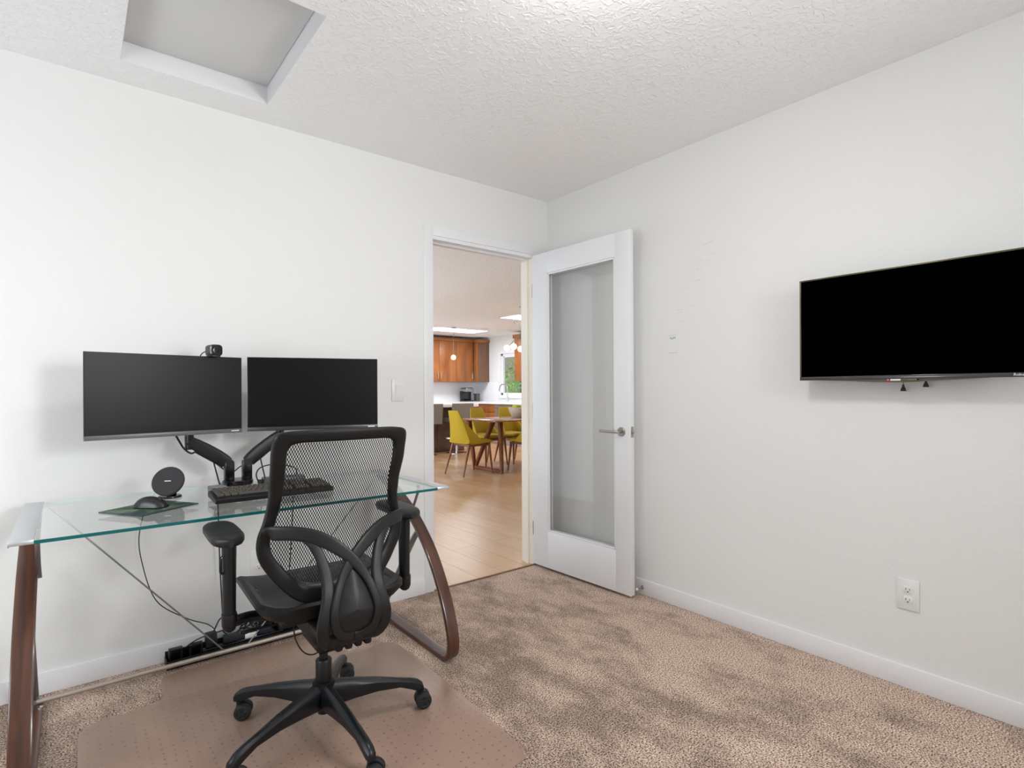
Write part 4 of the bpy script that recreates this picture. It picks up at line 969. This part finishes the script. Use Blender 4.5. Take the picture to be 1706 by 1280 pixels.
# island
isl = thing('kitchen_island', 'dark brown kitchen island with thick white countertop behind the yellow chairs', 'island', (2.3, 6.4, 0))
m = MB(); m.box((-1.3, -0.12, 0.0), (1.17, 0.42, 0.857), 0.003); m.build('body', m_isl, isl)
m = MB(); m.box((-1.35, -0.50, 0.858), (1.253, 0.46, 0.915), 0.004); m.build('countertop', m_quartz, isl)
for i in range(4):
    m = MB(); m.box((-1.29 + i * 0.615, -0.135, 0.02), (-1.29 + (i + 1) * 0.615 - 0.01, -0.12, 0.84), 0.002); m.build('panel', m_isl, isl)

def stool(label, loc):
    t = thing('bar_stool', label, 'stool', loc, 0, 'taupe bar stools at the island')
    m = MB(); m.lathe([(0, 0), (0.205, 0), (0.205, 0.008), (0.06, 0.022), (0.03, 0.03)], n=32); m.build('foot_plate', m_chrome, t)
    m = MB(); m.cyl((0, 0, 0.02), (0, 0, 0.58), 0.026, n=20); m.build('column', m_chrome, t)
    m = MB(); pts = [(0.0, -0.0, 0.27), (0.12, 0.02, 0.27), (0.17, 0.12, 0.27), (0.12, 0.2, 0.27), (-0.12, 0.2, 0.27), (-0.17, 0.12, 0.27), (-0.12, 0.02, 0.27)]; m.tube(spline(pts, 5, True), 0.011, 8, True); m.build('foot_rest', m_chrome, t)
    m = MB(); m.box((-0.215, -0.19, 0.58), (0.215, 0.22, 0.66), 0.03, 3); m.build('seat', m_taupe, t)
    m = MB(); m.sweep([(0, -0.185, 0.57), (0, -0.20, 0.70), (0, -0.225, 0.93)], 0.228, 0.028, (0, 1, 0), 12, 0.35); m.build('backrest', m_taupe, t)
    return t
stool('taupe bar stool at the island nearest the left yellow chair', (3.10, 5.98, 0))
stool('taupe bar stool at the far left edge of the doorway view', (2.44, 5.98, 0))

# dining table
tb = thing('dining_table', 'rectangular walnut dining table surrounded by yellow chairs', 'table', (2.85, 3.66, 0))
m = MB(); m.box((-0.90, -0.44, 0.728), (0.90, 0.44, 0.752), 0.006, 2); m.build('table_top', m_ttop, tb)
for s_ in (-1, 1):
    x = s_ * 0.60 - 0.12 * (s_ > 0)
    m = MB(); x = -0.70 if s_ < 0 else 0.62
    m.sweep([(x, -0.30, 0.03), (x, 0.34, 0.03)], 0.024, 0.028, (1, 0, 0), 8, 0.4); m.build('foot_rail', m_walnut, tb)
    for y0_, x1_, y1_ in ((-0.32, x + 0.13, -0.12), (0.34, x + 0.05, -0.06), (0.34, x - 0.16, 0.25)):
        m = MB(); m.sweep([(x, y0_, 0.0), ((x + x1_) / 2, (y0_ + y1_) / 2, 0.37), (x1_, y1_, 0.727)], 0.03, 0.026, (0, 1, 0), 8, 0.4, sizes=lambda t_: (0.024 + 0.010 * t_, 0.022 + 0.008 * t_)); m.build('leg', m_walnut, tb)

def dining_chair():
    t = thing('dining_chair', 'x', 'chair', (0, 0, 0), 0, 'yellow chairs around the dining table')
    # upholstered shell: back flows into seat (faces +y)
    m = MB(); rings = []
    prof = [(0.235, 0.452, 0.222, 0.016), (0.20, 0.458, 0.228, 0.026), (0.05, 0.452, 0.232, 0.033), (-0.12, 0.448, 0.232, 0.036), (-0.19, 0.462, 0.230, 0.036), (-0.215, 0.51, 0.222, 0.032), (-0.235, 0.60, 0.195, 0.026), (-0.265, 0.74, 0.155, 0.020), (-0.29, 0.86, 0.122, 0.016), (-0.297, 0.888, 0.112, 0.010)]
    for i, (y, z, w, th_) in enumerate(prof):
        j0, j1 = max(i - 1, 0), min(i + 1, len(prof) - 1); tg = Vector((0, prof[j1][0] - prof[j0][0], prof[j1][1] - prof[j0][1])).normalized(); nn = Vector((0, -tg.z, tg.y)).normalized()
        if nn.z < 0 and i < 5: nn = -nn
        rr = []
        for k in range(16):
            a = 2 * PI * (k + .5) / 16; cc, ss = math.cos(a), math.sin(a); cc = math.copysign(abs(cc) ** 0.55, cc); ss = math.copysign(abs(ss) ** 0.55, ss)
            # the sides of the back wrap forward
            p_ = Vector((w * cc, y, z)) + Vector((0, -tg.z, tg.y)) * (th_ * ss)
            if z > 0.5: p_.y += 0.05 * (abs(cc) ** 3) * min(1, (0.9 - z) / 0.25)
            rr.append(p_)
        rings.append(rr)
    m.ring(rings); m.build('upholstered_shell', m_yel, t)
    for s_ in (-1, 1):   # side wings joining back to seat
        m = MB(); m.ring([[(s_ * 0.232, 0.04, 0.455), (s_ * 0.232, -0.18, 0.455), (s_ * 0.15, -0.245, 0.74), (s_ * 0.165, -0.20, 0.72)], [(s_ * 0.212, 0.04, 0.455), (s_ * 0.205, -0.17, 0.455), (s_ * 0.14, -0.24, 0.74), (s_ * 0.15, -0.20, 0.72)]]); m.build('side_wing', m_yel, t)
    m = MB(); m.box((-0.20, -0.17, 0.395), (0.20, 0.205, 0.425), 0.004); m.build('seat_rail', m_walnut, t)
    for sx, sy in ((-1, 1), (1, 1), (-1, -1), (1, -1)):
        m = MB(); a = Vector((sx * 0.185, 0.185 if sy > 0 else -0.165, 0.42)); bb = Vector((sx * 0.215, 0.225 if sy > 0 else -0.285, 0)); m.cyl(bb, a, 0.010, 0.021, 12); m.build('leg', m_walnut, t)
    return t
dc0 = dining_chair()
for i, (x, y, rz, lb) in enumerate([(1.84, 3.66, -PI / 2 + 0.06, 'yellow dining chair at the near left end of the table, backrest toward the doorway'),
                                    (2.53, 4.20, PI + 0.05, 'yellow dining chair behind the table, left of the two facing the doorway'),
                                    (3.10, 4.22, PI, 'yellow dining chair behind the table, right of the two facing the doorway'),
                                    (2.62, 3.30, 0.0, 'yellow dining chair on the right cut off by the door jamb')]):
    o = dc0 if i == 0 else copy_tree(dc0)
    o.location = (x, y, 0); o.rotation_euler = (0, 0, rz); o['label'] = lb

# fruit bowl
bw = thing('fruit_bowl', 'cream bowl of green apples on the dining table', 'bowl', (2.80, 3.76, 0.752))
m = MB(); m.lathe([(0, 0), (0.085, 0), (0.11, 0.02), (0.145, 0.09), (0.16, 0.15), (0.153, 0.152), (0.135, 0.09), (0.10, 0.03), (0, 0.015)], n=32); m.build('bowl', mat('cream_ceramic', srgb(206, 190, 170), 0.5), bw)
m_apple = mat('green_apple', srgb(176, 186, 40), 0.35)
for i, (x, y, z) in enumerate([(-0.08, -0.05, 0.150), (0.0, -0.075, 0.152), (0.08, -0.04, 0.150), (-0.05, 0.04, 0.150), (0.045, 0.05, 0.150), (0.0, 0.0, 0.075)]):
    m = MB(); m.lathe([(0.004, 0.062), (0.012, 0.070), (0.030, 0.066), (0.040, 0.045), (0.036, 0.020), (0.020, 0.002), (0.004, 0.006)], n=18); a = m.build('apple', m_apple)
    a.location = (2.80 + x, 3.76 + y, 0.752 + z - 0.03); tag(a, 'green apple heaped in the cream bowl on the dining table', 'apple', 'green apples in the bowl')
# coffee maker + canister
cm = thing('coffee_maker', 'silver and black pod coffee maker on the far kitchen counter', 'coffee maker', (4.80, 8.14, 0.91), 0.2)
m = MB(); m.box((-0.12, -0.10, 0), (0.12, 0.14, 0.03), 0.008); m.box((-0.12, 0.02, 0.03), (0.12, 0.14, 0.24), 0.01); m.build('body', m_blk_gloss, cm)
m = MB(); m.box((-0.115, -0.09, 0.22), (0.115, 0.14, 0.33), 0.035, 4); m.build('brew_head', m_steel, cm)
m = MB(); m.box((0.12, -0.03, 0.01), (0.19, 0.14, 0.31), 0.02, 3); m.build('water_tank', m_steel, cm)
m = MB(); m.tube(spline([(-0.06, -0.095, 0.27), (-0.05, -0.125, 0.25), (0.05, -0.125, 0.25), (0.06, -0.095, 0.27)], 5), 0.008, 8); m.build('handle', m_chrome, cm)
m = MB(); m.box((-0.055, -0.05, 0), (0.055, 0.05, 0.17), 0.01); m.box((-0.06, -0.055, 0.165), (0.06, 0.055, 0.185), 0.004); cn = m.build('canister', mat('dark_tin', srgb(92, 88, 86), 0.35, 0.5)); cn.location = (5.08, 8.15, 0.91); tag(cn, 'dark square canister beside the coffee maker', 'canister')
# faucet
fc = thing('kitchen_faucet', 'chrome gooseneck faucet under the kitchen window', 'faucet', (5.06, 6.93, 0.91))
m = MB(); m.lathe([(0, 0), (0.03, 0), (0.03, 0.01), (0.022, 0.015), (0.022, 0.11), (0.014, 0.12)], n=16); m.build('body', m_chrome, fc)
m = MB(); m.tube(spline([(0, 0, 0.1), (0, 0.0, 0.30), (-0.01, 0.04, 0.37), (-0.03, 0.12, 0.395), (-0.05, 0.19, 0.36), (-0.06, 0.22, 0.28), (-0.06, 0.225, 0.24)], 6), 0.011, 10); m.build('spout', m_chrome, fc)
m = MB(); m.tube([(0, -0.02, 0.07), (-0.01, -0.07, 0.10)], 0.007, 8); m.build('lever', m_chrome, fc)

# kitchen window and garden
wn = bpy.data.objects.new('window_1', None); COL.objects.link(wn); struct(wn)
m = MB()
for a, bb in [((5.27, wy0 - 0.07, wz0 - 0.07), (5.30, wy0, wz1 + 0.07)), ((5.27, wy1, wz0 - 0.07), (5.30, wy1 + 0.07, wz1 + 0.07)), ((5.27, wy0, wz1), (5.30, wy1, wz1 + 0.07)), ((5.27, wy0, wz0 - 0.07), (5.30, wy1, wz0)),
              ((5.31, wy0, wz0), (5.37, wy0 + 0.05, wz1)), ((5.31, wy1 - 0.05, wz0), (5.37, wy1, wz1)), ((5.31, wy0, wz1 - 0.05), (5.37, wy1, wz1)), ((5.31, wy0, wz0), (5.37, wy1, wz0 + 0.05))]: m.box(a, bb)
m.build('window_frame', m_trim, wn, smooth=0)
m = MB(); m.box((5.335, wy0 + 0.05, wz0 + 0.05), (5.341, wy1 - 0.05, wz1 - 0.05)); m.build('glass_pane', m_glass_door, wn, smooth=0)
m = MB(); m.box((5.42, 2, -0.4), (16, 22, -0.3)); g_o = m.build('ground', mat('lawn', srgb(160, 205, 180), 0.9, var=(3, srgb(140, 188, 160)))); g_o['kind'] = 'structure'
m = MB(); 
for i in range(60): m.box((12.0, 2 + i * 0.3, -0.3), (12.04, 2 + i * 0.3 + 0.28, 2.6))
tag(m.build('garden_fence', mat('lightened_fence', srgb(176, 150, 140), 0.8), smooth=0), 'brown board fence outside the kitchen window', 'fence')  # brown lightened in the colour to stand in for glaring daylight
def shrub(label, c, r, seed):
    rn = random.Random(seed); t = thing('garden_shrub', label, 'shrub', (c[0], c[1], -0.3))
    m = MB(); m.cyl((0, 0, 0), (0, 0, c[2] + 0.3), 0.05, 0.03, 8); m.build('trunk', m_walnut, t)
    m = MB()
    for i in range(700):
        v = Vector((rn.gauss(0, 1), rn.gauss(0, 1), rn.gauss(0, 1))).normalized() * r * (0.5 + 0.5 * rn.random()); p = Vector((v.x, v.y, c[2] + 0.3 + v.z * 0.9))
        q = Quaternion((rn.gauss(0, 1), rn.gauss(0, 1), rn.gauss(0, 1), rn.gauss(0, 1))); q.normalize(); s_ = 0.06
        m.poly([p + q @ Vector(k) * s_ for k in ((-1, 0, 0), (0, -0.5, 0.1), (1, 0, 0), (0, 0.5, 0.1))])
    f = m.build('foliage', mat('leaf_green', srgb(190, 215, 130), 0.6, var=(6, srgb(120, 160, 90))), t, smooth=0)  # leaf greens paled to imitate strong outdoor light
shrub('bright green leafy shrub seen through the kitchen window, left one', (7.4, 9.3, 1.45), 0.75, 1)
shrub('bright green leafy shrub seen through the kitchen window, right one', (8.6, 10.4, 1.3), 0.7, 2)

# ceiling things in the great room
def downlight(x, y, lb):
    t = thing('ceiling_downlight', lb, 'ceiling light', (x, y, H), 0, 'recessed ceiling lights of the kitchen')
    m = MB(); m.lathe([(0.065, 0), (0.085, 0), (0.083, -0.006), (0.068, -0.004)], n=28); m.build('trim_ring', m_white, t)
    m = MB(); m.lathe([(0, -0.001), (0.066, -0.001), (0.066, -0.003), (0, -0.003)], n=28); m.build('lens', m_down, t)
downlight(4.13, 7.8, 'round recessed ceiling light above the far wall cabinets')
downlight(4.08, 6.43, 'round recessed ceiling light right of the pendant')
downlight(5.00, 7.45, 'round recessed ceiling light near the kitchen window corner')
for x0_, x1_, y0_, y1_, lb in ((3.12, 4.42, 6.72, 7.36, 'bright flat skylight panel above the island, behind the single pendant'), (3.3, 4.4, 4.38, 4.92, 'bright flat skylight panel behind the branching chandelier')):
    t = thing('skylight', lb, 'skylight', ((x0_ + x1_) / 2, (y0_ + y1_) / 2, H)); a_, b_ = (x1_ - x0_) / 2, (y1_ - y0_) / 2
    m = MB()
    for p, q in (((-a_, -b_, -0.006), (-a_ + .02, b_, 0)), ((a_ - .02, -b_, -0.006), (a_, b_, 0)), ((-a_, -b_, -0.006), (a_, -b_ + .02, 0)), ((-a_, b_ - .02, -0.006), (a_, b_, 0))): m.box(p, q)
    m.build('frame', m_white, t, smooth=0)
    m = MB(); m.box((-a_ + .02, -b_ + .02, -0.004), (a_ - .02, b_ - .02, -0.001)); m.build('lens', m_sky, t, smooth=0)
pd = thing('pendant_light', 'single glowing globe pendant hanging over the island', 'pendant light', (3.452, 6.63, H))
m = MB(); m.lathe([(0, 0), (0.055, 0), (0.055, -0.012), (0.02, -0.02), (0, -0.02)], n=24); m.build('canopy', m_nickel, pd)
m = MB(); m.cyl((0, 0, -0.02), (0, 0, -0.30), 0.003, n=8); m.cyl((0, 0, -0.30), (0, 0, -0.53), 0.007, n=8); m.lathe([(0.012, -0.52), (0.02, -0.55), (0.02, -0.565)], n=12); m.build('stem', m_nickel, pd)
m = MB(); m.ball((0, 0, -0.607), 0.05, 24); m.build('globe', m_globe, pd)
ch = thing('chandelier', 'branching metal chandelier with glowing globes over the dining table', 'chandelier', (2.84, 3.69, H))
m = MB(); m.lathe([(0, 0), (0.06, 0), (0.06, -0.012), (0.02, -0.02), (0, -0.02)], n=24); m.build('canopy', m_nickel, ch)
m = MB(); m.cyl((0, 0, -0.02), (0, 0, -0.35), 0.005, n=8); m.ball((0, 0, -0.37), 0.03, 16); m.build('stem', m_nickel, ch)
for gx, gy, gz in ((-0.27, 0.06, -0.64), (-0.20, -0.02, -0.62), (-0.07, -0.02, -0.65), (0.10, 0.0, -0.60), (0.24, -0.05, -0.63), (0.16, 0.16, -0.58)):
    e_ = Vector((gx, gy, gz)); s0 = Vector((0, 0, -0.37))
    m = MB(); m.cyl(s0, e_, 0.006, n=8); a = m.build('arm', m_nickel, ch)
    m = MB(); m.ball(e_, 0.046, 20); m.build('globe', m_globe, a)
for gx, gy, gz in ((-0.16, 0.02, -0.25), (-0.08, 0.06, -0.23), (0.03, -0.05, -0.24), (0.12, 0.03, -0.26), (0.2, 0, -0.3)):
    m = MB(); m.cyl((0, 0, -0.37), (gx, gy, gz), 0.003, n=6); m.ball((gx, gy, gz), 0.010, 10); m.build('spike', m_nickel, ch)

# ceiling light of the study, just above the frame
cl = thing('ceiling_light', 'round frosted ceiling light of the study above the frame', 'ceiling light', (-1.44, -1.80, H))
m = MB(); m.lathe([(0, 0), (0.15, 0), (0.15, -0.02), (0.14, -0.025), (0, -0.025)], n=36); m.build('base', m_white, cl)
m = MB(); m.lathe([(0.14, -0.025), (0.145, -0.045), (0.12, -0.075), (0.06, -0.092), (0, -0.095)], n=36); m.build('diffuser', emis('lamp_glow', (1, 0.975, 0.94, 1), 54), cl)
